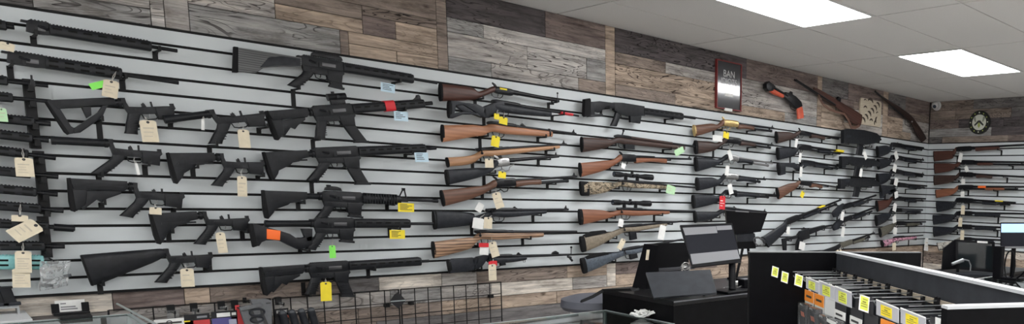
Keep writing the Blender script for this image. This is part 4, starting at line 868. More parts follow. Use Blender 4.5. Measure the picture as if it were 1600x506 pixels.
# short folding-stock carbine
def folder():
    g = Gun('carbine', 'short black carbine with folded wire-like stock, above the counter', 'the folding stock carbine', 'L', (1222, 377), (1300, 353.5), 'carbine')
    for nm, M, hw, q in (('stock', POLY, .012, ((1222, 373), (1226, 372), (1247, 367), (1249, 371), (1228, 376), (1228, 391), (1224, 391))), ('receiver', POLY, .017, ((1246, 367), (1250, 361), (1262, 357), (1264, 372), (1254, 375), (1246, 372))), ('pistol_grip', POLY, .014, ((1247, 373), (1254, 374), (1250, 383), (1251, 391), (1244, 391), (1244, 381))), ('handguard', POLY, .017, ((1262, 358), (1287, 351.5), (1288, 356.5), (1264, 366)))):
        bm = BM(); prism(bm, [g.p(*z) for z in q], -hw, hw, .003); g.add(nm, bm, M)
    bm = BM(); rod(bm, (*g.p(1284, 354.5), 0), (*g.p(1300, 352), 0), .011, 10); g.add('barrel', bm, METAL)
    bm = BM(); prism(bm, [g.p(*z) for z in ((1252, 359), (1256, 355), (1259, 357.5))], -.008, .008); g.add('rear_sight', bm, METAL, low=False)
    hook(g, 1232, EB); hook(g, 1284, 'fore-end'); return g
FO = folder()
hang(FO, (1254, 379), (1252, 390), 9, WHITEP, (1256, 374), 'white tag on the folding stock carbine', 0, ring_=False)
# ---- seventh column: bullpups and pistol-grip shotguns
def bullpup(i, p0, p1, body, grip, hk_, lab, ref):
    g = Gun('bullpup_rifle', lab, ref, 'L', p0, p1, 'rifle', .118)
    bm = BM(); prism(bm, [g.p(*z) for z in body], -.022, .022, .007); g.add('body', bm, POLY)
    bm = BM(); loft(bm, [(*g.p(grip[0]+10, grip[1]), *g.p(grip[0]+1, grip[1]), .013), (*g.p(grip[0]+9, (grip[1]+grip[3])/2), *g.p(grip[0], (grip[1]+grip[3])/2), .014), (*g.p(grip[0]+7, grip[3]), *g.p(grip[0]-2, grip[3]-1), .014)], 12, 3, 0, 2); g.add('pistol_grip', bm, POLY)
    u0, u1 = g.u(1330), g.u(1366); bm = BM(); bar(bm, u0, u1, .052 if i else .05, .038, .011, 8, 5); rail_teeth(bm, u0, u1, .051); g.add('top_rail', bm, METAL)
    bm = BM(); tube(bm, [(*g.p(grip[0]+9, grip[1]+1), 0), (*g.p(grip[0]+13, grip[1]+5), 0), (*g.p(grip[0]+19, grip[1]+5), 0), (*g.p(grip[0]+21, grip[1]), 0)], .003, 6); g.add('trigger_guard', bm, METAL)
    bm = BM(); rod(bm, (g.u(1364), 0, 0), (g.L, 0, 0), .012, 12); g.add('barrel', bm, METAL)
    bm = BM(); u = g.p(*hk_); prism(bm, [(u[0]-.02, u[1]-.01), (u[0]+.05, u[1]), (u[0]+.05, u[1]+.02), (u[0]-.02, u[1]+.02)], -.0235, .0235, .004); g.add('cheek_panel', bm, BLK2, low=False)
    hook(g, 1322, EB); hook(g, 1358, 'fore-end'); return g
bullpup(0, (1316, 213), (1376, 218), [(1316, 203), (1323, 201), (1348, 203), (1368, 208), (1374, 214), (1372, 223), (1352, 226), (1336, 225), (1316, 224)], (1339, 224, 0, 243), (1322, 214), 'boxy black bullpup with tall body, topmost of three', 'the topmost bullpup')
g = bullpup(1, (1313, 252), (1374, 257), [(1313, 244), (1320, 244), (1345, 246), (1366, 250), (1373, 254), (1372, 260), (1350, 260), (1333, 259), (1328, 255), (1320, 256), (1319, 262), (1313, 262)], (1335, 258, 0, 276), (1322, 249), 'middle black bullpup with stepped butt', 'the middle bullpup')
hang(g, (1350, 238), (1354, 248), 5, WHITEP, (1348, 230), 'white tag between the topmost and middle bullpups', 0, ring_=False)
g = bullpup(2, (1311, 284), (1372, 287.5), [(1311, 279), (1318, 279), (1345, 279), (1366, 281), (1372, 285), (1371, 291), (1350, 292), (1332, 292), (1327, 289), (1319, 290), (1318, 295), (1311, 295)], (1334, 291, 0, 308), (1320, 283), 'lowest black bullpup, above the pistol-grip shotguns', 'the lowest bullpup')
hang(g, (1346, 265), (1344, 276), 4, WHITEP, (1346, 258), 'white tag above the lowest bullpup', 0, ring_=False)
def pgrip(bore, gripq, rec, fe, tube_, lab, ref, M=POLY, fm=BLK2):
    (xa, ya), (xm, ym) = bore
    g = Gun('shotgun', lab, ref, 'L', bore[0], bore[1], 'shotgun')
    bm = BM(); prism(bm, [g.p(*z) for z in gripq], -.014, .014, .005); g.add('pistol_grip', bm, BLK2)
    u0, u1 = g.u(rec[0]), g.u(rec[1]); bm = BM(); loft(bm, [(u0, .008, u0, -.030, .014), (u0+.03, .020, u0+.03, -.034, .0165), (u1, .018, u1, -.034, .0165)], 12, 3.4); g.add('receiver', bm, METAL)
    bm = BM(); rod(bm, (u1-.01, .003, 0), (g.L, .003, 0), .0105, 12); g.add('barrel', bm, METAL)
    e = g.u(tube_); bm = BM(); rod(bm, (u1-.01, -.024, 0), (e, -.024, 0), .0105, 12); g.add('magazine_tube', bm, METAL)
    f0, f1 = g.u(fe[0]), g.u(fe[1]); bm = BM(); loft(bm, [(f0, -.010, f0, -.038, .016), (f0+.02, -.006, f0+.02, -.046, .021), (f1-.02, -.006, f1-.02, -.046, .021), (f1, -.010, f1, -.038, .016)], 14, 2.6); g.add('forend', bm, fm)
    bm = BM(); um = u0+.03; tube(bm, [(um-.03, -.03, 0), (um-.02, -.052, 0), (um+.02, -.054, 0), (um+.035, -.030, 0)], .003, 6); g.add('trigger_guard', bm, METAL)
    hook(g, rec[0]+2, 'grip end'); hook(g, fe[1]+2, EM); return g
g = pgrip(((1303, 327), (1368.5, 305.5)), ((1300, 333), (1303, 329), (1310, 322), (1317, 317.5), (1321, 321), (1314, 328), (1309, 338), (1303, 339.5)), (1314, 1330), (1332, 1350), 1362, 'short pistol-grip shotgun sloping up, higher of two alike', 'the higher pistol-grip shotgun')
hang(g, (1317, 332), (1315, 344), 5, WHITEP, (1319, 325), 'white tag between the two pistol-grip shotguns', 0, ring_=False)
g = pgrip(((1303, 348), (1368.5, 324)), ((1300, 354), (1303, 350), (1310, 343), (1317, 339), (1321, 343), (1314, 350), (1309, 358), (1303, 360)), (1314, 1330), (1334, 1352), 1362, 'short pistol-grip shotgun sloping up, lower of two alike', 'the lower pistol-grip shotgun')
hang(g, (1318, 356), (1316, 370), 5, WHITEP, (1319, 346), 'long white tag on the lower pistol-grip shotgun', 0, ring_=False)
G9 = longgun('olive and black gun sloping up just above the black display counter', 'the olive sloping gun', ((1322, 379), (1366, 364)), (1252, 401, 1262, 409), (1300, 386, 1303, 393), (1312, 1330), (1332, 1350), POLY, FM=OLIVE, RM=OLIVE, one=False, rv=(.018, -.036), tubeend=1358, ft=.046, slide=True, br=.0115, hooks=((1300, EB), (1352, EM)), fs=1)
hang(G9, (1311, 391), (1311, 403), 8, CREAM, (1312, 384), 'cream tag hanging at the olive sloping gun', 0)
# ---- eighth column, beside the room corner
def h8(lab, ref, bore, butt, wrist, rec, fe, SM, FM=None, tubeend=None, **k):
    return longgun(lab, ref, bore, butt, wrist, rec, fe, SM, FM, one=False, tubeend=tubeend, rv=k.pop('rv', (.018, -.034)), pad=k.pop('pad', .010), br=k.pop('br', .0115), hooks=((butt[0]+10, EB), (1428, EM)), **k)
H1 = h8('black ghost-ring shotgun, topmost beside the corner', 'the topmost corner shotgun', ((1405, 226), (1443, 231)), (1370, 228, 1371.5, 246), (1390, 229, 238), (1394, 1408), (1414, 1430), BLK2, tubeend=1440, comb=(1384, 227, 242), rs=1403, slide=True)
H2 = h8('black shotgun second from the top beside the corner', 'the second corner shotgun', ((1405, 245.5), (1443, 250)), (1371, 248, 1372.5, 265), (1390, 249, 257), (1394, 1408), (1414, 1434), BLK2, tubeend=1440, comb=(1384, 247.5, 261), slide=True, fs=1)
H3 = h8('black pistol-grip stocked shotgun with tall front sight beside the corner', 'the tall sighted corner shotgun', ((1405, 267.5), (1443, 272.5)), (1370, 271, 1372, 290), (1390, 270, 279), (1394, 1408), (1412, 1428), BLK2, tubeend=1441, comb=(1384, 270, 285), rs=1403, fs=1)
def pg(g, x, y):
    bm = BM(); loft(bm, [(*g.p(x+6, y), *g.p(x, y), .012), (*g.p(x+4, y+10), *g.p(x-2, y+9), .013)], 12, 3); g.add('pistol_grip', bm, POLY)
pg(H3, 1393, 279)
th = [[(1375, 291), (1379, 290), (1396, 290), (1398, 297), (1392, 301), (1380, 304), (1380, 309), (1376, 310)], [(1388, 296), (1398, 294), (1398, 300), (1390, 304)]]
H4 = h8('black tactical shotgun with open skeleton stock beside the corner', 'the skeleton stocked corner shotgun', ((1410, 288), (1448, 290.5)), (1375, 290, 1376.5, 310), (1394, 291, 300), (1398, 1414), (1420, 1440), BLK2, tubeend=1444, poly=th, rs=1406, slide=True, dep=.114)
pg(H4, 1397, 297)
H5 = h8('shotgun with red-brown butt beside the corner', 'the red-brown corner shotgun', ((1405, 309), (1446, 310.5)), (1369, 313, 1371, 331), (1389, 312, 321), (1394, 1408), (1414, 1432), WOOD_R, FM=BLK2, tubeend=1442, comb=(1383, 312.5, 326), slide=True)
H6 = h8('grey-barrelled shotgun with dark butt beside the corner', 'the grey barrelled corner shotgun', ((1405, 327), (1441, 328)), (1368, 336, 1369.5, 353.5), (1389, 332, 341), (1394, 1408), (1416, 1436), BLK2, tubeend=1438, comb=(1383, 333, 347), slide=True, BMt=GREYST, br=.014)
H7 = h8('olive stocked shotgun beside the corner, above the pink one', 'the olive corner shotgun', ((1407, 347.5), (1446, 346.5)), (1373.5, 356, 1376, 371), (1394, 349, 359), (1399, 1412), (1416, 1436), OLIVE, tubeend=1440, comb=(1388, 351, 364), slide=True)
H8 = longgun('pink camouflage rifle beside the corner, lowest of its column', 'the pink camouflage rifle', ((1405, 370.5), (1442, 367.5)), (1377, 376, 1379, 386), (1393, 373, 380), (1398, 1412), 1431, PINKC, comb=(1388, 373.5, 383), ft=.044, fb=.034, pad=.016, hooks=((1385, EB), (1428, EM)), scope=None)
for g_, h_, b_, lab in ((H1, (1399, 238), (1402, 249), 'white tag on the topmost corner shotgun'), (H2, (1399, 257), (1397, 268), 'white tag on the second corner shotgun'), (H3, (1401, 279), (1399, 290), 'white tag on the tall sighted corner shotgun'), (H4, (1400, 300), (1401, 309), 'white tag on the skeleton stocked corner shotgun'), (H5, (1399, 319), (1397, 330), 'white tag on the red-brown corner shotgun'), (H6, (1397, 338), (1398, 348), 'white tag on the grey barrelled corner shotgun'), (H7, (1399, 356), (1398, 366), 'white tag on the olive corner shotgun'), (H8, (1397, 380), (1397, 391), 'white tag hanging below the pink camouflage rifle')):
    hang(g_, h_, b_, 5.5, WHITEP if g_ is not H8 else CREAM, (h_[0]+1, h_[1]-5), lab, 0, ring_=False, dep=.165 if g_ in (H3, H4) else None)
hang(H8, (1451, 374), (1449, 392), 11, WHITEP, (1452, 371), 'white folded card hanging alone beside the corner under the pink rifle', 2, ring_=False, dep=.06)
# ---- right-hand wall
def w9(lab, ref, bore, butt, wrist, rec, fe, SM, FM=None, hooks=(), tag_=None, **k):
    g = longgun(lab, ref, bore, butt, wrist, rec, fe, SM, FM, one=False, wall='R', name='shotgun', catg='shotgun', rv=k.pop('rv', (.020, -.036)), pad=k.pop('pad', .008), br=k.pop('br', .0115), hooks=hooks, **k)
    if tag_: hang(g, tag_[0], tag_[1], 6, tag_[2], (tag_[0][0]+1, tag_[0][1]-5), 'small tag on %s' % ref, 1 if tag_[2] is CREAM else 0, ring_=False)
    return g
w9('red-brown shotgun with long barrel, topmost on the right wall', 'the topmost right wall shotgun', ((1520, 230.5), (1640, 224)), (1459, 236, 1460, 252.5), (1489, 235, 246.5), (1495, 1517), (1525, 1561), WOOD_R, comb=(1482, 235, 249), hooks=((1561, 'barrel'), (1470, EB)), tag_=((1502, 240), (1499, 253), WHITEP), ft=.044)
w9('red-brown shotgun second from the top on the right wall', 'the second right wall shotgun', ((1520, 252.5), (1645, 254)), (1460, 255, 1461, 271.5), (1493, 255.5, 263), (1502, 1522), (1528, 1552), WOOD_R, comb=(1482, 255, 268), hooks=((1579, 'barrel'), (1472, EB)), tag_=((1509, 261), (1512, 268), WHITEP), ft=.044, tubeend=1600, slide=True)
w9('dark walnut shotgun third from the top on the right wall', 'the third right wall shotgun', ((1520, 272), (1640, 278.5)), (1459.5, 274, 1460, 289.5), (1492, 274.5, 282), (1500, 1520), (1526, 1550), WOOD_D, comb=(1482, 274, 286), hooks=((1570, 'barrel'), (1470, EB)), tag_=((1505, 280), (1505, 288), WHITEP), ft=.040)
g = w9('orange-brown shotgun with orange sticker on the right wall', 'the orange-brown right wall shotgun', ((1520, 291.5), (1640, 292)), (1462, 296, 1463.5, 309.5), (1490, 294.5, 303), (1498, 1520), (1540, 1570), WOOD_M, FM=WOOD_M, comb=(1481, 294.5, 306), hooks=((1509, 'receiver'), (1555, 'fore-end')), tag_=((1504, 300), (1504, 308), WHITEP), ft=.044, tubeend=1590, slide=True)
bm = BM(); bar(bm, g.u(1529), g.u(1541), .010, -.018, .019, 12, 3); q = g.add('orange_sticker', bm, ORANGE, low=False); q['label'] = 'orange sticker'
g = w9('black synthetic shotgun with yellow sticker on the right wall', 'the yellow stickered right wall shotgun', ((1520, 312.5), (1587, 316.5)), (1463, 315, 1464.5, 331.5), (1490, 316, 324), (1496, 1520), (1535, 1560), BLK2, comb=(1482, 315, 328), hooks=((1510, 'receiver'), (1566, EM)), tag_=((1505, 322), (1504, 335), CREAM), ft=.046, tubeend=1578, slide=True)
bm = BM(); bar(bm, g.u(1555.5), g.u(1567.5), .014, -.001, .0145, 12, 3); q = g.add('yellow_sticker', bm, YEL, low=False); q['label'] = 'yellow sticker'
w9('black ribbed-barrel shotgun below the yellow stickered one on the right wall', 'the ribbed right wall shotgun', ((1520, 332.5), (1640, 334.5)), (1458, 335.5, 1459, 351), (1489, 336, 343), (1496, 1518), (1524, 1562), BLK2, comb=(1480, 335.5, 347.5), hooks=((1556, 'fore-end'), (1470, EB)), tag_=((1501, 341), (1500, 354), CREAM), ft=.042)
w9('black shotgun beside the blue-topped monitor on the right wall', 'the shotgun beside the blue monitor', ((1520, 353.5), (1600, 356.5)), (1458.5, 354.5, 1459.5, 370), (1489, 355, 363), (1497, 1518), (1524, 1556), BLK2, comb=(1480, 354.5, 366.5), hooks=((1555, 'fore-end'), (1470, EB)), tag_=((1504, 361), (1503, 375), CREAM), ft=.042)
w9('pale camouflage shotgun, lowest on the right wall above the open laptop', 'the pale camouflage shotgun', ((1510, 373), (1580, 375.5)), (1464, 379, 1468, 392), (1490, 375, 383), (1500, 1518), (1524, 1552), WHITEC, FM=BLK2, comb=(1482, 376.5, 388), hooks=((1470, EB), (1545, 'fore-end')), ft=.042)
# ================================================================ above the slatwall
def onwall(x, y, d): return onY(x, y, -d)
def vbox(bm, lo, hi, bev=0.): box(bm, lo, hi, None, bev)
# ---- framed sign
GLOSS = mat('sign_gloss_charcoal', (.032, .033, .038), .12, spec=.6, coat=.6); REDF = speckled('sign_red_frame', (.20, .022, .022), .45, .15, 40)
tl, br_ = onY(1121, 92, -.022), onY(1159.6, 174.5, -.022); tr = onY(1160, 100, -.022)
w, h = tr.x-tl.x, (tl.z+tr.z)/2-br_.z; c = Vector(((tl.x+tr.x)/2, 0, br_.z+h/2))
t = empty('framed_sign', frame(Vector((c.x, .006, c.z)), Vector((1, 0, 0)), Vector((0, .002, 1)).normalized(), Vector((0, -1, .002)).normalized()), 'dark framed sign with red border reading BAN IDIOTS on the wood panelling', 'sign')
bm = BM(); box(bm, (-w/2+.008, -h/2+.008, 0), (w/2-.008, h/2-.008, .018)); new('panel', bm, GLOSS, t, smooth=False)
bm = BM(); q = .0085
for lo, hi in (((-w/2, -h/2, 0), (w/2, -h/2+q, .026)), ((-w/2, h/2-q, 0), (w/2, h/2, .026)), ((-w/2, -h/2+q, 0), (-w/2+q, h/2-q, .026)), ((w/2-q, -h/2+q, 0), (w/2, h/2-q, .026))): box(bm, lo, hi, None, .002)
new('frame', bm, REDF, t, smooth=False)
SG = mat('sign_lettering', (.50, .50, .50), .5)
text_mesh('BAN', h*.20, Matrix.Translation((0, h*.235, .0185)), SG, t, sx=.86)
text_mesh('IDIOTS', h*.175, Matrix.Translation((0, h*.078, .0185)), SG, t, sx=.86)
bm = BM(); box(bm, (-w*.16, -h*.225, .0178), (w*.16, -h*.165, .0188)); new('caption_strip', bm, WHITEP, t, smooth=False)
bm = BM(); box(bm, (-w*.18, -h*.5-.012, .012), (w*.12, -h*.5+.010, .0265)); new('small_sticker', bm, WHITEP, t, smooth=False)
# ---- short gun with orange furniture
ORW = speckled('orange_stained_wood', (.58, .09, .04), .45, .15, 30)
g = Gun('short_gun', 'short double-barrel gun with orange fore-end and grip on the wood panelling', 'the orange gripped gun', 'L', (1251, 163), (1197, 131), 'short gun', .05)
g.V = g.V if g.V.z > 0 else -g.V
def gpoly(g, nm, M, hw, pts, bev=.004):
    bm = BM(); prism(bm, [g.p(*z) for z in pts], -hw, hw, bev); return g.add(nm, bm, M)
bm = BM()
for s_ in (-1, 1): rod(bm, (*g.p(1229, 150), .011*s_), (*g.p(1197, 131), .011*s_), .0125, 14)
g.add('barrels', bm, METAL)
bm = BM(); loft(bm, [(*g.p(1203, 136), *g.p(1200, 141), .017), (*g.p(1212, 141), *g.p(1208, 147), .019), (*g.p(1226, 147.5), *g.p(1222, 153), .018)], 12, 2.6, 0, 2); g.add('forend', bm, ORW)
gpoly(g, 'muzzle_band', METAL, .025, ((1195, 131), (1199, 127), (1209, 135), (1205, 142), (1199, 143), (1195, 138)))
gpoly(g, 'receiver', METAL, .019, ((1222, 150), (1226, 144), (1234, 146), (1242, 151), (1250, 159), (1252, 166), (1243, 170), (1236, 163)))
bm = BM(); loft(bm, [(*g.p(1250, 162), *g.p(1242, 167), .015), (*g.p(1254, 170), *g.p(1245, 172), .016), (*g.p(1255.5, 184), *g.p(1246, 186), .017)], 12, 2.6, 0, 2); g.add('grip', bm, ORW)
bm = BM(); tube(bm, [(*g.p(1234, 162), 0), (*g.p(1236, 170), 0), (*g.p(1242, 173), 0), (*g.p(1245, 170), 0)], .003, 6); g.add('trigger_guard', bm, METAL)
gpoly(g, 'hammer', METAL, .006, ((1232, 147), (1235, 142.5), (1238, 144), (1238, 149)), .001)
# ---- old shoulder gun and its leather sling
g = Gun('antique_gun', 'antique double gun with reddish butt hanging muzzle up on the wood panelling', 'the antique double gun', 'L', (1345, 189), (1242.5, 124.5), 'antique gun', .05)
bm = BM(); rod(bm, (*g.p(1304, 164), .008), (*g.p(1242.5, 124.5), .008), .011, 12, .009); rod(bm, (*g.p(1304, 164), -.010), (*g.p(1243, 125), -.010), .011, 12, .009); g.add('barrels', bm, METAL)
bm = BM(); loft(bm, [(*g.p(1346, 179), *g.p(1343, 197), .02), (*g.p(1334, 171), *g.p(1331, 192), .02), (*g.p(1324, 165.5), *g.p(1319, 178), .016), (*g.p(1315, 160), *g.p(1311, 171), .016), (*g.p(1300, 151), *g.p(1296, 161), .017), (*g.p(1280, 139.5), *g.p(1277, 148), .014), (*g.p(1272, 136), *g.p(1271, 142), .008)], 14, 2.5, 0, 3); g.add('stock', bm, WOOD_R)
bm = BM(); tube(bm, [(*g.p(1306, 167), 0), (*g.p(1306, 174), 0), (*g.p(1313, 177), 0), (*g.p(1316, 172), 0)], .0035, 6); g.add('trigger_guard', bm, METAL)
gpoly(g, 'hammer', METAL, .012, ((1306, 156), (1309, 151), (1313, 153), (1312, 160)), .001)
bm = BM(); pts = [(1277, 146), (1279, 155), (1285, 164), (1294, 171), (1306, 175), (1317, 178), (1324, 188), (1328, 199), (1335, 199), (1341, 196)]
P3 = [g.p(*z) for z in pts]; rs = []
for i, q in enumerate(P3):
    a = Vector(P3[max(0, i-1)]); b = Vector(P3[min(len(P3)-1, i+1)]); d = (b-a).normalized(); n = Vector((-d.y, d.x))*(.011 if i < 6 else .014); s_ = .018*g.face
    rs.append([Vector((q[0]+n.x, q[1]+n.y, s_)), Vector((q[0]+n.x, q[1]+n.y, s_+.004)), Vector((q[0]-n.x, q[1]-n.y, s_+.004)), Vector((q[0]-n.x, q[1]-n.y, s_))])
skin(bm, rs); g.add('leather_sling', bm, speckled('brown_leather', (.13, .065, .045), .6, .2, 40))
# ---- dark musket by the corner
g = Gun('antique_gun', 'dark long musket hanging muzzle up beside the room corner', 'the dark musket', 'L', (1444, 217), (1367.5, 142.5), 'antique gun', .05)
bm = BM(); rod(bm, (*g.p(1412, 182), 0), (*g.p(1367.5, 142.5), 0), .013, 12, .010); g.add('barrel', bm, METAL)
bm = BM(); loft(bm, [(*g.p(1447, 215), *g.p(1440, 222), .02), (*g.p(1440, 203), *g.p(1432, 211), .02), (*g.p(1431, 190), *g.p(1425, 195), .016), (*g.p(1424, 181), *g.p(1418, 188), .019), (*g.p(1410, 170), *g.p(1405, 177), .019), (*g.p(1394, 160), *g.p(1391, 165), .014), (*g.p(1380, 151), *g.p(1378, 154), .010)], 14, 2.5, 0, 3); g.add('stock', bm, WOOD_K)
bm = BM(); tube(bm, [(*g.p(1414, 186), 0), (*g.p(1414, 194), 0), (*g.p(1421, 198), 0), (*g.p(1424, 193), 0)], .0035, 6); g.add('trigger_guard', bm, METAL)
bm = BM(); bmesh.ops.create_icosphere(bm, subdivisions=2, radius=.009, matrix=Matrix.Translation((*g.p(1423, 190), .018*g.face))); g.add('lock_screw', bm, SILVER)
# ---- pale carved plaque
PLQ = woodmat('pale_carved_wood', (.42, .36, .27), (.60, .53, .42), .6, rings=18, dist=2, stretch=.4, seed=9)
a = onY(1346, 149.5, -.02); b = onY(1377, 199.5, -.02); w = b.x-a.x; h = (a.z-b.z)*.93; c = Vector(((a.x+b.x)/2, .007, b.z+h/2+.004))
t = empty('carved_plaque', frame(c, Vector((1, 0, 0)), Vector((0, 0, 1)), Vector((0, -1, 0))), 'pale wooden plaque with dark crescent carvings on the panelling', 'plaque')
bm = BM(); r_ = .025; pl_ = []
for cx_, cy_, a0 in ((w/2-r_, h/2-r_, 0), (-w/2+r_, h/2-r_, 90), (-w/2+r_, -h/2+r_, 180), (w/2-r_, -h/2+r_, 270)):
    for k in range(5): an = math.radians(a0+k*22.5); pl_.append((cx_+r_*math.cos(an), cy_+r_*math.sin(an)))
prism(bm, pl_, 0, .020, .003); new('board', bm, PLQ, t, smooth=False)
DKC = mat('dark_carving', (.06, .045, .035), .7)
def crescent(bm, x, y, r, rot, z=.0195):
    pts = [(r*math.cos(a), r*math.sin(a)) for a in [math.pi*(.05+.9*i/8) for i in range(9)]]+[(r*.95*math.cos(a), r*.45*math.sin(a)) for a in [math.pi*(.93-.86*i/6) for i in range(7)]]
    prism(bm, pts, z, z+.0035, 0, Matrix.Translation((x, y, 0)) @ Matrix.Rotation(rot, 4, 'Z'))
for i in range(6):
    k = i/5; bm = BM(); crescent(bm, -w*.36+w*.66*k, -h*.36+h*.68*k, w*.10, math.radians(-35)); new('crescent', bm, DKC, t, smooth=False)
for x_, y_, r_, an in ((-w*.30, h*.40, .022, 5), (-.02, h*.38, .05, -8), (w*.02, -h*.33, .03, 0), (w*.30, -h*.24, .035, 80), (w*.24, -h*.36, .03, 60), (-w*.28, h*.12, .03, 4), (w*.3, h*.02, .02, 20)):
    bm = BM(); crescent(bm, x_, y_, r_, math.radians(an)); new('small_carving', bm, DKC, t, smooth=False)
# ---- round clock with crossed emblem on the right wall
c = onX(1529.5, 191, -.02); rad = (onX(1529.5, 172.5, -.02).z-onX(1529.5, 209.5, -.02).z)/2
t = empty('wall_clock', frame(Vector((.007, c.y, c.z)), Vector((0, -1, 0)), Vector((0, 0, 1)), Vector((-1, 0, 0))), 'round black clock with pale face and crossed emblem on the right wall', 'clock')
I4 = Matrix.Identity(4)
bm = BM(); lathe(bm, [(rad*.3, 0), (rad, 0), (rad*1.0, .022), (rad*.93, .03), (rad*.70, .026), (rad*.68, .02), (.001, .02)], I4, 40); new('rim', bm, mat('clock_black', (.02, .022, .02), .35), t)
bm = BM(); lathe(bm, [(.001, .0205), (rad*.66, .0205), (rad*.66, .022), (.001, .022)], I4, 40); new('dial', bm, mat('clock_dial', (.62, .64, .56), .5), t, smooth=False)
CLG = mat('clock_green', (.34, .40, .10), .5)
for i in range(12):
    an = math.pi/6*i; bm = BM(); lathe(bm, [(.001, .027), (rad*.065, .027), (rad*.055, .031), (.001, .031)], Matrix.Translation((rad*.82*math.cos(an), rad*.82*math.sin(an), 0)), 10); new('hour_dot', bm, CLG if i % 3 else mat('clock_dot_pale', (.6, .62, .5), .5), t)
for s_, nm in ((1, 'hour_hand'), (-1, 'minute_hand')):
    bm = BM(); prism(bm, [(-.012, 0), (.012, 0), (.008, -rad*.56), (-.008, -rad*.56)], .0225, .026, 0, Matrix.Translation((0, rad*.12, 0)) @ Matrix.Rotation(math.radians(48*s_), 4, 'Z')); new(nm, bm, INK, t, smooth=False)
for s_ in (1, -1):
    bm = BM(); prism(bm, [(0, 0), (.016, .004), (.024, .06), (.010, .085), (-.006, .05)], .0222, .024, 0, Matrix.Translation((s_*rad*.28, rad*.05, 0)) @ Matrix.Diagonal((s_, 1, 1, 1)) @ Matrix.Rotation(math.radians(-18), 4, 'Z')); new('wing_emblem', bm, mat('clock_grey', (.25, .27, .22), .6), t, smooth=False)
bm = BM(); prism(bm, [(0, -.045), (.016, -.02), (.012, .01), (0, .035), (-.012, .01), (-.016, -.02)], .0222, .0245, 0, Matrix.Translation((0, -rad*.14, 0))); new('centre_emblem', bm, CLG, t, smooth=False)
# ---- dome camera
c = onX(1460.5, 164.5, -.05)
t = empty('dome_camera', frame(Vector((.007, c.y, c.z)), Vector((0, 1, 0)), Vector((-1, 0, 0)), Vector((0, 0, 1))), 'small white dome camera just under the ceiling in the room corner', 'security camera')
WPL = mat('white_plastic', (.55, .55, .55), .4)
bm = BM(); lathe(bm, [(.001, 0), (.055, 0), (.055, .008), (.045, .018), (.001, .018)], frame(Vector((0, 0, 0)), Vector((1, 0, 0)), Vector((0, 0, 1)), Vector((0, -1, 0))) @ Matrix.Diagonal((1, 1, -1, 1)), 24); new('mount', bm, WPL, t)
bm = BM(); bmesh.ops.create_uvsphere(bm, u_segments=20, v_segments=12, radius=.043, matrix=Matrix.Translation((0, .045, 0))); new('housing', bm, WPL, t)
bm = BM(); bmesh.ops.create_uvsphere(bm, u_segments=16, v_segments=10, radius=.026, matrix=Matrix.Translation((-.006, .064, -.010))); new('lens_window', bm, LENS, t)
# ================================================================ black shelf unit with hooks, front right
BLKP = speckled('black_laminate', (.0028, .0028, .0036), .38, .25, 30); ALU = mat('pale_edge_trim', (.58, .60, .62), .4, .3); GRYP = speckled('dark_grey_panel', (.034, .037, .043), .5, .15, 20)
for M_ in (BLKP, GRYP): M_.node_tree.nodes['Principled BSDF'].inputs['Specular IOR Level'].default_value = .10
rf, rn = onZ(1312, 393.5, 1.35), onZ(1600, 455, 1.35); d = (rn-rf); d.z = 0; d.normalize(); e = Vector((-d.y, d.x, 0)); e = e if e.x > 0 else -e
GM = frame(Vector((rf.x, rf.y, 0)), -e, d, Vector((0, 0, 1))); GI = GM.inverted()
t = empty('display_shelving', GM, 'black shelving unit with pale top edges, packs and price labels, front right', 'display shelf')
LN = 1.305
bm = BM(); box(bm, (-.012, .001, .12), (.012, LN-.001, 1.345)); new('back_panel', bm, GRYP, t, smooth=False)
bm = BM(); box(bm, (-.345, -.022, 0), (.345, 0, 1.347)); new('end_panel', bm, BLKP, t, smooth=False)
bm = BM(); box(bm, (-.345, LN, 0), (.320, LN+.022, 1.347)); new('end_panel', bm, BLKP, t, smooth=False)
for lo, hi in (((-.016, .001, 1.345), (.016, LN-.001, 1.353)), ((-.345, LN-.001, 1.347), (.320, LN+.023, 1.353))): bm = BM(); box(bm, lo, hi); new('top_trim', bm, ALU, t, smooth=False)
bm = BM(); box(bm, (-.345, -.023, 1.347), (.345, .001, 1.350)); new('top_trim', bm, mat('dull_edge_trim', (.16, .165, .17), .4), t, smooth=False)
for s_ in (1, -1): bm = BM(); box(bm, (.012*s_, .001, 0) if s_ > 0 else (-.335, .001, 0), (.335, LN-.001, .14) if s_ > 0 else (-.012, LN-.001, .14)); new('base_deck', bm, BLKP, t, smooth=False)
bm = BM(); box(bm, (.020, .03, 1.268), (.028, LN-.02, 1.282)); new('cross_bar', bm, mat('brassy_bar', (.55, .48, .38), .35, .5), t, smooth=False)
for s_ in (.06, .62, 1.24): bm = BM(); box(bm, (.012, s_, 1.258), (.022, s_+.02, 1.280)); new('bar_bracket', bm, HOOKM, t, smooth=False)
WIRE = mat('chrome_wire', (.20, .205, .21), .35, .8); CLEAR = mat('clear_plastic', (.9, .92, .93), .08, trans=.93, spec=.5); HOLD = mat('clear_label_holder', (.72, .73, .78), .25, trans=.35)
ORH = mat('orange_header', (.90, .30, .04), .5); CARDW = mat('white_pack_card', (.70, .71, .70), .5)
def gl(x, y, p): return GI @ onP(x, y, GM @ Vector(p), -e)          # picture point on the plane of a label
HK = [(.03, (1207, 415, 1217, 434), 0), (.075, (1222, 423, 1232.5, 443), 0), (.135, (1243, 427, 1255, 449), 0), (.225, (1260, 432, 1280, 458), 1), (.352, (1281, 437.5, 1304.6, 469), 1), (.482, (1305.6, 446, 1331, 481), 1), (.63, (1343.5, 459, 1359, 489), 0), (.79, (1370, 467, 1404.6, 505), 1), (.94, (1408, 480, 1447, 520), 1), (1.10, (1462, 495, 1471, 514), 2)]
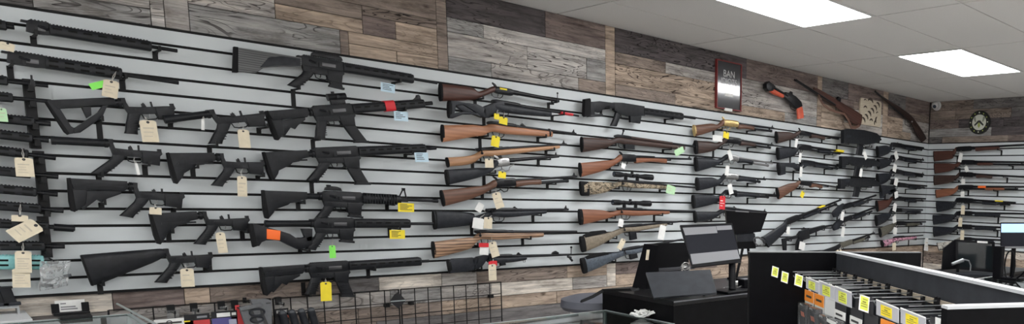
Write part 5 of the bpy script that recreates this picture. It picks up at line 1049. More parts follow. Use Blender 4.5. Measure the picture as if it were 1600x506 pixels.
OR_ = ['farthest', 'second farthest', 'third farthest', 'fourth farthest', 'fifth farthest', 'sixth farthest', 'seventh farthest', 'third nearest', 'second nearest', 'nearest']
for i, (s_, q, kind) in enumerate(HK):
    h = empty('display_hook', GM @ Matrix.Translation((.028, s_, 1.269)), 'wire display hook with %s, %s along the black shelving bar' % (('yellow price tag', 'yellow label in clear holder', 'plain white tag')[kind], OR_[i]), 'display hook', 'wire hooks on the black shelving')
    x1 = .166
    bm = BM(); rod(bm, (.003, 0, -.010), (x1-.01, 0, -.010), .0017, 6); rod(bm, (x1-.01, 0, -.010), (x1-.004, 0, -.002), .0017, 6); new('wire', bm, WIRE, h)
    bm = BM(); rod(bm, (.003, .006, .012), (x1, .006, .012), .0014, 6); new('upper_wire', bm, WIRE, h)
    bm = BM(); box(bm, (.0006, -.012, -.018), (.009, .012, .014), None, .002); box(bm, (.0006, -.012, .012), (.007, -.004, .022)); box(bm, (.0006, .004, .012), (.007, .012, .022)); new('clamp', bm, HOOKM, h, smooth=False)
    base = Vector((.028+x1+.002, s_, 1.269)); o3 = Vector((.028, s_, 1.269))
    if kind == 0:                                             # bare tag turned to the shop floor end
        P_ = GM @ base; yaw = -e*.35+d*.94; yaw.normalize(); up = Vector((0, 0, 1)); sd = up.cross(yaw)
        cc = [GI @ onP(x, y, P_, yaw) for x, y in ((q[0], q[1]), (q[2], q[1]+(q[2]-q[0])*.35), (q[2]-2, q[3]), (q[0]-2, q[3]-(q[2]-q[0])*.35))]
    else: cc = [gl(x, y, base) for x, y in ((q[0], q[1]), (q[2], q[1]+(q[2]-q[0])*.40), (q[2], q[3]), (q[0], q[3]-(q[2]-q[0])*.40))]
    cc = [c_-o3 for c_ in cc]; nn = (cc[1]-cc[0]).cross(cc[3]-cc[0]).normalized()
    if (GM.to_3x3() @ nn).dot(CAM-(GM @ base)) < 0: nn = -nn
    def slab(cc, k0, k1, a=0., b=1., c0=0., c1=1.):
        f = lambda u, v: cc[0].lerp(cc[1], u).lerp(cc[3].lerp(cc[2], u), v)
        bm = BM(); rr = [f(a, c0), f(b, c0), f(b, c1), f(a, c1)]; skin(bm, [[p+nn*k0 for p in rr], [p+nn*k1 for p in rr]]); return bm
    if kind == 1:
        hd = new('label_holder', slab(cc, 0, .0016), HOLD, h, smooth=False); bm = slab(cc, .0014, .0024, 0, 1, 0, .07); new('holder_rim', bm, WHITEP, hd, smooth=False)
        lb = new('price_label', slab(cc, .0015, .0022, .22, .72, .22, .90), YEL if i > 6 else YGRN, hd, smooth=False); a_, b_, c0, c1 = .27, .66, .30, .84
    elif kind == 0: lb = new('price_label', slab(cc, 0, .0012), WHITEP, h, smooth=False); new('yellow_print', slab(cc, .001, .0016, .12, .90, .08, .90), YGRN, lb, smooth=False); a_, b_, c0, c1 = .2, .8, .2, .8
    else: lb = new('price_label', slab(cc, 0, .0012), CARDW, h, smooth=False); continue
    bm = BM()
    for k in range(4):
        v = c0+(c1-c0)*k/4; b2 = slab(cc, .002, .0026, a_+(.12 if k in (0, 1) else 0), b_-(.12 if k == 1 else 0), v, v+(c1-c0)*(.16 if k == 1 else .09)); me = bpy.data.meshes.new('t'); b2.to_mesh(me); b2.free(); bm.from_mesh(me); bpy.data.meshes.remove(me)
    new('printed_lines', bm, mat('olive_print', (.28, .27, .05), .7), lb, smooth=False)
for s_ in (.29, .42, .56, .71, .87, 1.02, 1.17):
    h = empty('display_hook', GM @ Matrix.Translation((.028, s_, 1.269)), 'bare wire hook between the labelled ones on the black shelving bar', 'display hook', 'unlabelled wire hooks on the black shelving')
    bm = BM(); rod(bm, (.003, 0, -.010), (.15, 0, -.010), .0017, 6); rod(bm, (.15, 0, -.010), (.156, 0, .0), .0017, 6); new('wire', bm, WIRE, h)
    bm = BM(); rod(bm, (.003, .004, .012), (.135, .004, .012), .0014, 6); new('upper_wire', bm, WIRE, h)
    bm = BM(); box(bm, (.0006, -.009, -.018), (.008, .009, .014), None, .002); new('clamp', bm, HOOKM, h, smooth=False)
# blister packs hanging from the labelled hooks
PK = [(.054, 'o', 0), (.157, 'o', 0), (.256, 'n', 0), (.352, 'w', 1), (.482, 'w', 1), (.59, 'n', 1), (.705, 'o', 1), (.82, 'o', 1), (.95, 'o', 1), (1.10, 'n', 1)]
PL_ = {'o': 'orange header', 'n': 'plain clear top', 'w': 'white caption strip'}
for i, (s_, k, st) in enumerate(PK):
    x = .134; ztop = 1.258; w = .046
    p = empty('magazine_pack', GM @ Matrix.Translation((x, s_, ztop)), 'blister pack with black magazine and %s, %s on the black shelving' % (PL_[k], OR_[i]), 'blister pack', 'blister packs on the black shelving')
    bm = BM(); box(bm, (0, -w, -.265), (.0012, w, -.045)); box(bm, (0, -.012, -.05), (.0012, .012, .006)); new('backing_card', bm, mat('dark_pack_card', (.05, .05, .055), .5) if st else CARDW, p, smooth=False)
    if k == 'o': bm = BM(); box(bm, (.0012, -w, -.085), (.003, w, -.045)); hd = new('header', bm, ORH, p, smooth=False); bm = BM(); box(bm, (.003, -w*.6, -.070), (.0034, w*.6, -.062)); new('header_print', bm, INK, hd, smooth=False)
    if k == 'w': bm = BM(); box(bm, (.0012, -w, -.098), (.003, w, -.072)); hd = new('header', bm, WHITEP, p, smooth=False); bm = BM(); box(bm, (.003, -w*.75, -.089), (.0034, w*.5, -.082)); new('header_print', bm, INK, hd, smooth=False)
    zt_ = -.09 if k == 'o' else -.100
    bm = BM(); secs = []
    for j in range(6): tt = j/5; y0 = -.030+.018*tt*tt; secs.append((y0, zt_-.012-.15*tt, y0+.052, zt_-.020-.15*tt, .010))
    loft(bm, secs, 12, 4, 0, 1); bmesh.ops.transform(bm, matrix=frame(Vector((.0145, 0, 0)), Vector((0, 1, 0)), Vector((0, 0, 1)), Vector((1, 0, 0))), verts=bm.verts); mg = new('magazine', bm, BLK2, p)
    if not st:
        for j in range(3): bm = BM(); prism(bm, [(-.012+j*.012, zt_-.030), (-.004+j*.012, zt_-.030), (.006+j*.012, zt_-.046), (-.002+j*.012, zt_-.046)], .0248, .0256, 0, frame(Vector((0, 0, 0)), Vector((0, 1, 0)), Vector((0, 0, 1)), Vector((1, 0, 0)))); new('orange_stripe', bm, mat('orange_stripe', (.85, .20, .10), .5), mg, smooth=False)
    bm = BM(); box(bm, (.0014, -w*.92, -.262), (.030, w*.92, zt_), None, .006); new('blister', bm, CLEAR, p)
    if st:
        bm = BM(); prism(bm, [(-w*.9, zt_-.002), (w*.9, zt_-.002), (w*.9, zt_-.16), (w*.62, zt_-.16), (w*.60, zt_-.05), (w*.45, zt_-.016), (-w*.9, zt_-.012)], .0305, .0315, 0, frame(Vector((0, 0, 0)), Vector((0, 1, 0)), Vector((0, 0, 1)), Vector((1, 0, 0)))); new('front_insert', bm, CARDW, p, smooth=False)
# ================================================================ counters and what stands on them
GLASS = mat('showcase_glass', (.86, .95, .93), .03, trans=1., spec=.5); FRM = mat('showcase_metal_edge', (.50, .56, .56), .35, .5)
def showcase(label, x0, x1, y0, y1, z, posts=True, frm=FRM, base=BLKP, low=.55):
    """glass display case with its metal edges"""
    t = empty('glass_showcase', Matrix.Translation(((x0+x1)/2, (y0+y1)/2, 0)), label, 'display case')
    hx, hy = (x1-x0)/2, (y1-y0)/2; w = .014
    bm = BM(); box(bm, (-hx+w, -hy+w, z-.009), (hx-w, hy-w, z-.001)); new('top_glass', bm, GLASS, t, smooth=False)
    for lo, hi in (((-hx, -hy, z-.016), (hx, -hy+w, z)), ((-hx, hy-w, z-.016), (hx, hy, z)), ((-hx, -hy+w, z-.016), (-hx+w, hy-w, z)), ((hx-w, -hy+w, z-.016), (hx, hy-w, z))): bm = BM(); box(bm, lo, hi); new('top_edge', bm, frm, t, smooth=False)
    for sx in (-1, 1):
        for sy in (-1, 1): bm = BM(); box(bm, (sx*hx-(w if sx > 0 else 0), sy*hy-(w if sy > 0 else 0), low), (sx*hx+(w if sx < 0 else 0), sy*hy+(w if sy < 0 else 0), z-.016)); new('corner_post', bm, frm, t, smooth=False)
    for s_ in (-1, 1): bm = BM(); box(bm, (s_*(hx-.008), -hy+w, low), (s_*(hx-.003), hy-w, z-.018)); new('side_glass', bm, GLASS, t, smooth=False)
    bm = BM(); box(bm, (-hx+w, -hy+.003, low), (hx-w, -hy+.008, z-.018)); new('front_glass', bm, GLASS, t, smooth=False)
    bm = BM(); box(bm, (-hx+.02, -hy+.02, .74), (hx-.02, hy-.03, .748)); new('shelf', bm, GLASS, t, smooth=False)
    bm = BM(); box(bm, (-hx, -hy, 0), (hx, hy, low)); new('base', bm, base, t, smooth=False)
    return t
showcase('glass showcase with metal edges, bottom centre before the black counter', -6.75, -5.548, -2.06, -1.535, .965)
# white bow of plastic ties on the glass
c = onZ(1004, 497, .966); t = empty('tie_bundle', Matrix.Translation((c.x, c.y, .966)), 'crumpled bundle of white plastic ties lying on the central glass showcase', 'cable ties')
WT = mat('white_tie_plastic', (.78, .79, .77), .4); r_ = random.Random(3)
for i in range(9):
    a = i*.72; rr = r_.uniform(.03, .055); bm = BM(); pts = []
    for k in range(9):
        q = k/8*math.pi*1.3; pts.append((math.cos(a)*rr*math.sin(q)*1.25-.02*math.sin(a)*q*.5, math.sin(a)*rr*math.sin(q)*.8+.01*q*math.cos(a), .004+.02*abs(math.sin(q*1.1))+.003*i*.4))
    tube(bm, pts, .0042, 6); new('tie', bm, WT, t)
bm = BM(); tube(bm, [(.028*math.cos(k*.63), .022*math.sin(k*.63), .03+.006*math.sin(k*1.2)) for k in range(10)], .0045, 6, True); new('knot_loop', bm, WT, t)
# ---- black counter
x0, x1, y0, y1, z = -5.535, -4.45, -2.035, -1.49, 1.063
t = empty('black_counter', Matrix.Translation(((x0+x1)/2, (y0+y1)/2, 0)), 'black laminate counter carrying the monitors, centre right', 'counter')
hx, hy = (x1-x0)/2, (y1-y0)/2
bm = BM(); box(bm, (-hx, -hy, 0), (hx, hy, z-.022)); new('body', bm, BLKP, t, smooth=False)
bm = BM(); box(bm, (-hx-.004, -hy-.004, z-.022), (hx, hy, z), None, .002); new('worktop', bm, speckled('black_worktop', (.006, .006, .007), .30, .2, 20), t, smooth=False)
bm = BM(); box(bm, (-hx-.003, -hy-.006, z-.006), (hx, -hy-.003, z-.001)); new('edge_strip', bm, mat('worktop_edge', (.12, .125, .14), .35), t, smooth=False)
BKP = mat('black_plastic_shell', (.0035, .0035, .005), .4); BKP.node_tree.nodes['Principled BSDF'].inputs['Specular IOR Level'].default_value = .14
GRB = mat('grey_plastic_band', (.25, .255, .275), .4); SCR = mat('dark_screen', (.018, .019, .026), .5, spec=.12)
def slabpx(bm, pts, P, n, k0, k1, inv):
    """solid plate: picture outline laid on the plane (P, n), thickness k0..k1 along n"""
    rr = [onP(x, y, P, n) for x, y in pts]; skin(bm, [[inv @ (p+n*k0) for p in rr], [inv @ (p+n*k1) for p in rr]])
# tilted point-of-sale monitor on its pole
n1 = (CAM-Vector((-5.1, -1.86, 1.35))); n1.z = 0; n1.normalize(); n1 = (n1+Vector((0, 0, .30))+Vector((.18, 0, 0))).normalized()
P1 = onP(1112, 384, Vector((-5.18, -1.9, 1.3)), Vector((0, 1, 0)))
foot = onZ(1144, 456, z); t = empty('monitor', Matrix.Translation((foot.x, foot.y, z)), 'tilted dark monitor with pale grey bands on the black counter', 'monitor'); inv = Matrix.Translation((-foot.x, -foot.y, -z))
bm = BM(); slabpx(bm, [(1062.5, 351.5), (1144, 348), (1158.5, 409), (1081.5, 417.5)], P1, n1, -.020, 0, inv); new('screen_shell', bm, BKP, t, smooth=False)
bm = BM(); slabpx(bm, [(1067, 355), (1143, 351), (1156.5, 404), (1080.5, 413)], P1, n1, .0, .0015, inv); new('screen', bm, SCR, t, smooth=False)
bm = BM(); slabpx(bm, [(1066.5, 356), (1118.5, 353.5), (1121, 364), (1070.5, 367.5)], P1, n1, .0016, .0025, inv); new('upper_band', bm, GRB, t, smooth=False)
bm = BM(); slabpx(bm, [(1119, 353.2), (1142.5, 352), (1144, 358.5), (1120.5, 359.8)], P1, n1, .0016, .0025, inv); new('upper_band', bm, GRB, t, smooth=False)
bm = BM(); slabpx(bm, [(1078.5, 397), (1152, 390), (1156, 404), (1082, 413)], P1, n1, .0016, .0025, inv); new('lower_band', bm, GRB, t, smooth=False)
pc = P1-n1*.03; top = inv @ onP(1144, 408, P1-n1*.055, n1)
bm = BM(); rod(bm, (0, 0, .012), tuple(top), .018, 14); new('pole', bm, BKP, t)
bm = BM(); rod(bm, tuple(top), tuple(inv @ (P1-n1*.018)), .014, 10); new('tilt_arm', bm, BKP, t)
bm = BM(); box(bm, (-.085, -.06, 0), (.085, .07, .012), None, .004); new('base', bm, BKP, t, smooth=False)
# silver bundle of cable at its lower corner
CH = mat('chrome_cable', (.5, .5, .5), .25, .8)
p0 = onP(1074, 417, P1, n1)+n1*.012; t2 = empty('cable_coil', Matrix.Translation(p0), 'small coil of shiny cable at the lower left corner of the tilted monitor', 'cable')
for k in range(3):
    bm = BM(); tube(bm, [Vector((.026*math.cos(q*.52)+.004*k, .014+.006*k, .018*math.sin(q*.52)-.012*k)) for q in range(12)], .0035, 6, True); new('loop', bm, CH, t2)
# slanted lower panel
n2 = (n1+Vector((0, 0, .75))).normalized(); P2 = onZ(1075, 461, z+.019)
f2 = onZ(1070, 461, z); t = empty('signature_panel', Matrix.Translation((f2.x, f2.y, z)), 'dark grey flat panel leaning back on the black counter under the monitor', 'panel'); inv = Matrix.Translation((-f2.x, -f2.y, -z))
bm = BM(); slabpx(bm, [(1009, 425.5), (1110, 421), (1120, 457), (1021.5, 465)], P2, n2, -.012, 0, inv); new('panel', bm, speckled('slate_grey_plastic', (.035, .039, .046), .42, .15, 20), t, smooth=False)
a_, b_ = inv @ onP(1030, 432, P2-n2*.012, n2), inv @ onP(1100, 428, P2-n2*.012, n2)
for q in (a_, b_): bm = BM(); rod(bm, (q.x, q.y, .0), tuple(q), .006, 8); new('prop_leg', bm, BKP, t)
# black hood behind it
c = onZ(1000, 451, z); t = empty('desk_hood', Matrix.Translation((c.x, c.y, z)), 'black sloped desk hood with beige sticker behind the leaning panel', 'desk hood'); inv = Matrix.Translation((-c.x, -c.y, -z))
nx = Vector((-1, 0, 0)); Ps = Vector((c.x, c.y, z)); ny = Vector((0, -1, 0)); Yb = -1.54
bl = onY(1011, 381, Yb); brr = onY(1076, 381, Yb)
bm = BM(); box(bm, (bl.x-c.x, Yb-c.y, 0), (brr.x-c.x, Yb-c.y+.012, bl.z-z)); new('back_panel', bm, BKP, t, smooth=False)
hgt = bl.z-z; px_ = bl.x-c.x
xl_ = onY(990, 451, Yb).x-c.x
bm = BM(); prism(bm, [(xl_, 0), (px_+.004, 0), (px_+.004, hgt), (px_-.010, hgt)], Yb-c.y+.012, Yb-c.y-.09, 0, Matrix(((1,0,0,0),(0,0,1,0),(0,1,0,0),(0,0,0,1)))); new('side_panel', bm, BKP, t, smooth=False)
zl = onY(1040, 418, Yb).z-z; bm = BM(); box(bm, (px_, Yb-c.y-.05, zl-.012), (brr.x-c.x, Yb-c.y, zl)); new('ledge', bm, mat('hood_ledge', (.06, .06, .07), .35), t, smooth=False)
bm = BM(); slabpx(bm, [(1010.5, 390), (1015, 390), (1013, 406), (1008.5, 406)], Vector((0, Yb-.0905, 0)), ny, 0, .001, inv); new('sticker', bm, CREAM, t, smooth=False)
# grey pouch and a dark strap at the wall end of the counter
c = onZ(925, 478, .966); t = empty('grey_cushion', Matrix.Translation((-5.70, -1.56, .966)), 'grey padded stool seat showing behind the glass showcase', 'seat')
t.matrix_world = Matrix.Translation((-5.40, -1.24, 0))
bm = BM(); lathe(bm, [(.001, .92), (.17, .92), (.185, .94), (.18, .975), (.13, .99), (.001, .995)], I4, 28); new('seat', bm, mat('grey_vinyl', (.10, .105, .13), .5), t)
bm = BM(); rod(bm, (0, 0, .03), (0, 0, .92), .025, 12); new('post', bm, METAL, t)
bm = BM(); lathe(bm, [(.001, 0), (.2, 0), (.2, .012), (.03, .035), (.001, .035)], I4, 24); new('foot', bm, METAL, t)
c0 = onY(908, 471.5, -1.50); c1 = onY(941, 461, -1.50); c2 = onZ(985, 455, z+.012); c3 = onZ(998, 452.5, z+.014)
bm = BM(); rs = []
for p, w in ((c0, .010), (c0.lerp(c1, .5)+Vector((0, 0, .006)), .014), (c1+Vector((0, 0, .020)), .016), (c2+Vector((0, 0, .004)), .012), (c3, .008)): rs.append([p+Vector((0, 0, -.004)), p+Vector((0, w, -.002)), p+Vector((0, 0, .010)), p+Vector((0, -w, -.002))])
skin(bm, rs); o = new('rubber_strap', bm, PAD); tag(o, 'black rubber strap lying over the wall end of the black counter', 'strap')
# rear monitor seen from behind
n3 = Vector((-.5, -.86, -.10)).normalized(); P3_ = onP(1168, 348, Vector((-4.78, -1.62, 1.4)), Vector((0, 1, 0))); f3 = onZ(1162, 447, z)
f3 = Vector((P3_.x+.01, P3_.y+.03, z)); t = empty('rear_monitor', Matrix.Translation(f3), 'black rear monitor with thin top edge, behind the tilted monitor', 'monitor'); inv = Matrix.Translation(-f3)
bm = BM(); slabpx(bm, [(1134, 329), (1199, 333), (1189, 362), (1150, 366), (1138, 364)], P3_, n3, -.035, 0, inv); new('shell', bm, BKP, t, smooth=False)
bm = BM(); slabpx(bm, [(1149, 328.5), (1170, 330), (1170, 332), (1149, 330.5)], P3_, n3, .0, .002, inv); new('top_vent', bm, mat('dull_grey', (.2, .2, .21), .5), t, smooth=False)
bm = BM(); slabpx(bm, [(1150, 366), (1178, 364), (1180, 376), (1151, 377)], P3_, n3, -.05, .02, inv); new('mount_block', bm, BLK2, t, smooth=False)
bm = BM(); slabpx(bm, [(1150, 378), (1181, 376), (1181, 388), (1153, 389)], P3_, n3, -.03, .0, inv); new('tray', bm, BKP, t, smooth=False)
q = inv @ (onP(1165, 380, P3_-n3*.02, n3))
for dx in (-.05, .05): bm = BM(); rod(bm, (dx*1.3, .0, .008), (q.x+dx*.3, q.y, q.z), .008, 8); new('stand_leg', bm, BKP, t)
bm = BM(); box(bm, (-.09, -.05, 0), (.09, .05, .01), None, .003); new('base', bm, BKP, t, smooth=False)
p0 = onP(1184, 376, P3_, n3)+n3*.035; t = empty('cable_coil', Matrix.Translation(p0), 'pale ring of cable hanging from the rear monitor mount', 'cable')
for k in range(2):
    bm = BM(); tube(bm, [Vector(((.048-.007*k)*math.cos(i*.45), .006*k, (.026-.005*k)*math.sin(i*.45)-.012*math.cos(i*.45))) for i in range(14)], .0028, 6, True); new('loop', bm, mat('grey_cable', (.07, .07, .075), .4), t)
bm = BM(); rod(bm, (.0, -.006, -.020), (.018, -.008, -.024), .005, 8); new('plug', bm, mat('grey_cable', (.16, .16, .165)), t)
# papers and a stapler-like box at the right end of the counter
c = onZ(1168, 444, z); t = empty('paper_stack', Matrix.Translation((c.x, c.y, z)), 'white papers stacked on the black counter beside the monitor pole', 'papers')
for k in range(3): bm = BM(); box(bm, (-.08, -.05, .0008+.006*k), (.12-.02*k, .05, .006*k+.0065), Matrix.Rotation(.1*k, 4, 'Z')); new('sheet', bm, WHITEP, t, smooth=False)
c = onZ(1165, 449, z); t = empty('card_reader', Matrix.Translation((c.x, c.y, z)), 'small black card reader with cable on the black counter beside the pole', 'card reader')
bm = BM(); box(bm, (-.03, -.02, 0), (.03, .03, .045), None, .005); new('body', bm, BKP, t, smooth=False)
bm = BM(); tube(bm, [(-.03, 0, .01), (-.08, -.02, .006), (-.13, .02, .006), (-.17, -.01, .006)], .004, 6); new('cable', bm, CH, t)
bm = BM(); box(bm, (-.02, -.012, .045), (.022, .022, .0465)); new('keypad', bm, GRB, t, smooth=False)
# ================================================================ right-hand counters
zr = .955
t = empty('black_counter', Matrix.Translation((-1.95, -1.66, 0)), 'black counter under the open screen terminal near the right wall', 'counter')
bm = BM(); box(bm, (-.95, -.27, 0), (.75, .265, zr-.02)); new('body', bm, BLKP, t, smooth=False)
bm = BM(); box(bm, (-.955, -.275, zr-.02), (.755, .275, zr), None, .002); new('worktop', bm, MATS['black_worktop'], t, smooth=False)
WFR = mat('white_showcase_frame', (.60, .61, .60), .4)
showcase('white framed glass showcase at the right edge, behind the black shelving', -3.6, -2.17, -3.2, -2.02, .965, frm=WFR)
c = onZ(1512, 424, zr); t = empty('screen_terminal', Matrix.Translation((c.x, c.y, zr)), 'black screen terminal with side cheek and flat base near the right wall', 'computer terminal'); inv = Matrix.Translation((-c.x, -c.y, -zr))
P = onZ(1524, 424, zr+.022); n = Vector((-.86, -.5, 0)).normalized(); n = (n+Vector((0, 0, .06))).normalized()
bm = BM(); slabpx(bm, [(1493, 374), (1554.5, 378), (1554.5, 426), (1493, 420)], P, n, -.018, 0, inv); new('shell', bm, BKP, t, smooth=False)
bm = BM(); slabpx(bm, [(1497, 378), (1550, 381), (1550, 421), (1497, 416)], P, n, 0, .002, inv); new('screen', bm, mat('glossy_black_screen', (.012, .016, .018), .06, coat=.5), t, smooth=False)
bm = BM(); slabpx(bm, [(1527, 376), (1543, 377), (1543, 380), (1527, 379)], P, n, .001, .004, inv); new('white_strip', bm, WHITEP, t, smooth=False)
aa, bb = inv @ onP(1493, 420, P, n), inv @ onP(1493, 374, P, n); f = Vector((-.92, .1, 0)).normalized()
bm = BM(); skin(bm, [[aa, bb, bb+f*.16+Vector((0, 0, -.07)), aa+f*.19], [p+Vector((.006, .012, 0)) for p in (aa, bb, bb+f*.16+Vector((0, 0, -.07)), aa+f*.19)]]); new('side_cheek', bm, BKP, t, smooth=False)
b1_ = inv @ onP(1554, 426, P, n)
bm = BM(); rr = [Vector((p.x, p.y, .0012)) for p in (aa, b1_, b1_+n*.20, aa+n*.20)]; skin(bm, [rr, [p+Vector((0, 0, .016)) for p in rr]]); new('base', bm, BLK2, t, smooth=False)
p0 = Vector((c.x, c.y, zr)); hp = onP(1497, 411, P+n*.10, n)
t = empty('hand_scanner', Matrix.Translation((hp.x, hp.y, zr+.0185)), 'silver hand scanner standing on the terminal base', 'scanner'); hz = max(.03, hp.z-zr-.017)
bm = BM(); rod(bm, (0, 0, 0), (0, 0, hz), .012, 10); new('stand', bm, BKP, t)
bm = BM(); rod(bm, (-.05, .03, hz-.01), (.03, -.03, hz+.025), .013, 12, .017); new('head', bm, mat('silver_plastic', (.26, .27, .28), .35, .4), t)
bm = BM(); tube(bm, [(.03, -.03, hz+.03), (.07, -.06, hz+.02), (.09, -.07, hz-.02), (.085, -.07, .012)], .006, 6); new('handle', bm, mat('silver_plastic', (.45, .46, .48)), t)
# monitor whose upper band is pale blue and weakly emissive
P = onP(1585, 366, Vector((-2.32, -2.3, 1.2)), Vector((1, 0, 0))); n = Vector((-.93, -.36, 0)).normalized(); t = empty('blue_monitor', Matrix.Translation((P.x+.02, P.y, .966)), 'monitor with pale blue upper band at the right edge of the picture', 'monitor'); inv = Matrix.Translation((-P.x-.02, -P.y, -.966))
bm = BM(); slabpx(bm, [(1563, 347.5), (1640, 347.5), (1640, 388), (1563, 388)], P, n, -.03, 0, inv); new('shell', bm, BKP, t, smooth=False)
bm = BM(); slabpx(bm, [(1564.5, 349), (1638, 349), (1638, 384.5), (1564.5, 384.5)], P, n, 0, .0015, inv); new('screen', bm, SCR, t, smooth=False)
bm = BM(); slabpx(bm, [(1564.5, 349.5), (1638, 349.5), (1638, 363), (1564.5, 363)], P, n, .0016, .0024, inv); new('blue_band', bm, mat('pale_blue_emissive', (.35, .55, .75), .4, emit=((.42, .72, 1.), .75)), t, smooth=False)
bm = BM(); slabpx(bm, [(1563, 384.8), (1640, 384.8), (1640, 387.5), (1563, 387.5)], P, n, .0016, .0024, inv); new('lower_trim', bm, mat('dull_grey', (.2, .2, .21)), t, smooth=False)
q = inv @ (P-n*.04); bm = BM(); rod(bm, (q.x, q.y, 0), tuple(q), .018, 12); new('stem', bm, BKP, t)
bm = BM(); box(bm, (q.x-.07, q.y-.1, 0), (q.x+.05, q.y+.1, .012), None, .003); new('base', bm, BKP, t, smooth=False)
# dark pen stand with wire loop, and a white box
c = onZ(1561, 435.5, .966); t = empty('desk_organiser', Matrix.Translation((c.x-.02, c.y, .966)), 'black desk organiser with round wire loop beside the blue monitor', 'desk organiser')
hh = onX(1561, 384, c.x).z-.966
bm = BM(); box(bm, (-.03, -.03, 0), (.03, .035, hh), None, .006); new('holder', bm, BKP, t, smooth=False)
bm = BM(); tube(bm, [Vector((-.01, -.095+.042*math.cos(i*.4), hh*.46+hh*.43*math.sin(i*.4))) for i in range(16)], .006, 6, True); new('wire_loop', bm, BKP, t)
bm = BM(); box(bm, (-.02, -.15, 0), (.01, -.02, .02), None, .003); new('foot', bm, BKP, t, smooth=False)
c = onZ(1597, 438.5, .966); t = empty('white_box', Matrix.Translation((c.x+.06, c.y-.16, .966)), 'white paper box behind a cable at the right edge', 'box'); hh = onX(1592, 391, c.x+.06).z-.966
bm = BM(); box(bm, (-.01, -.05, 0), (.10, .16, hh), None, .003); new('carton', bm, WHITEP, t, smooth=False)
bm = BM(); box(bm, (-.012, -.05, hh*.88), (.102, .16, hh*.9)); new('lid_seam', bm, FAINT, t, smooth=False)
c2_ = Vector((c.x, c.y, .966)); bm = BM(); tube(bm, [c2_+Vector(q) for q in ((-.02, .05, .006), (-.04, .0, .04), (-.03, -.04, .09), (-.02, -.09, .10), (-.02, -.15, .03), (-.03, -.2, .006))], .007, 8); o = new('cable', bm, BKP); tag(o, 'thick black cable arching over the white showcase at the right edge', 'cable')
# ================================================================ lower left: wire grid, packs, showcase
yg = -.030; zt_g = ZB-.077
xl, xr = onY(166, 483, yg).x, onY(784, 440, yg).x; W3 = (xr-xl)/3
for i, lab in enumerate(('black wire grid panel at the left behind the hanging packs', 'black wire grid panel in the middle with the black diamond card', 'black wire grid panel at the right end below the lowest rifles')):
    t = empty('wire_grid', Matrix.Translation((xl+W3*(i+.5), yg, 0)), lab, 'wire grid', 'wire grid panels under the slatwall')
    bm = BM(); h = W3/2-.006; n_ = 8
    for k in range(n_+1): x = -h+2*h*k/n_; rod(bm, (x, 0, .002), (x, 0, zt_g), .0036 if k in (0, n_) else .0028, 6)
    new('upright_wires', bm, HOOKM, t); bm = BM(); k = 0
    while zt_g-.0762*k > .3: rod(bm, (-h, -.0045, zt_g-.0762*k), (h, -.0045, zt_g-.0762*k), .0028, 6); k += 1
    new('level_wires', bm, HOOKM, t)
    for sx in (-1, 1): bm = BM(); box(bm, (sx*h*.8-.01, 0, zt_g-.10), (sx*h*.8+.01, .037, zt_g-.08)); new('wall_bracket', bm, HOOKM, t, smooth=False)
def gridpos(x, y, dep): return onY(x, y, -dep)
def gridhook(x, y, lab, ln=.06):
    p = gridpos(x, y, .035); zz = zt_g-.0762*max(0, round((zt_g-p.z)/.0762))
    t = empty('grid_hook', Matrix.Translation((p.x, -.0375, zz)), lab, 'grid hook', 'black hooks on the wire grid')
    bm = BM(); box(bm, (-.014, -.008, -.034), (.014, -.002, .004)); box(bm, (-.014, -.006, .0), (.014, .004, .006)); new('back_plate', bm, HOOKM, t, smooth=False)
    bm = BM(); rod(bm, (0, -.006, -.026), (0, -ln-.03, -.026), .003, 8); rod(bm, (0, -ln-.03, -.026), (0, -ln-.036, -.014), .003, 8); new('prong', bm, HOOKM, t); return p, zz-.026
def pack(px, y, w, lab, builder, hooklab):
    p, zz = gridhook(px, y, hooklab); t = empty('hanging_pack', Matrix.Translation((p.x, -.085, zz)), lab, 'package', None); builder(t, w); return t
def card_pack(parts):
    def f(t, w):
        for nm, x0, x1, z0, z1, k0, k1, M in parts: bm = BM(); box(bm, (x0*w, -k1, z0), (x1*w, -k0, z1)); new(nm, bm, M, t, smooth=False)
    return f
PURP = mat('violet_print', (.10, .09, .28), .5); REDP = mat('red_print', (.55, .045, .05), .5); BLKC = mat('black_card_print', (.02, .02, .022), .5)
p1 = pack(266, 481, .14, 'white hanging pack with dark wordmark and yellow dash on the wire grid', card_pack([('card', -.5, .5, -.24, -.028, 0, .002, WHITEP), ('hang_tab', -.16, .16, -.03, .012, 0, .0015, CLEAR), ('wordmark', -.42, .2, -.052, -.043, .002, .0026, INK), ('yellow_dash', .25, .42, -.050, -.044, .002, .0026, YEL)]), 'first black hook from the left on the wire grid')
bm = BM(); tube(bm, [(-.12*.14+.010*math.cos(i*.5), -.0035, -.047+.010*math.sin(i*.5)) for i in range(13)], .0022, 6, True); new('round_logo', bm, INK, p1)
pack(302, 478, .095, 'red hanging pack with black header next to the white one', card_pack([('card', -.5, .5, -.24, -.046, 0, .002, REDP), ('header', -.5, .5, -.046, -.016, 0, .0022, BLKC), ('hang_tab', -.16, .16, -.018, .012, 0, .0015, CLEAR), ('header_print', 0, .4, -.036, -.026, .0022, .0028, GRB)]), 'second black hook from the left on the wire grid')
pack(345, 475, .10, 'violet and white hanging pack on the wire grid', card_pack([('card', -.5, .5, -.24, -.045, 0, .002, PURP), ('header', -.5, .5, -.045, -.012, 0, .0022, BLKC), ('hang_tab', -.16, .16, -.014, .012, 0, .0015, CLEAR), ('header_print', -.3, .22, -.040, -.020, .0022, .0028, WHITEP), ('white_patch', .15, .45, -.11, -.055, .002, .0028, mat('lilac_print', (.4, .42, .55), .5)), ('header_mark', .28, .45, -.036, -.022, .0022, .0028, WHITEP)]), 'third black hook from the left on the wire grid')
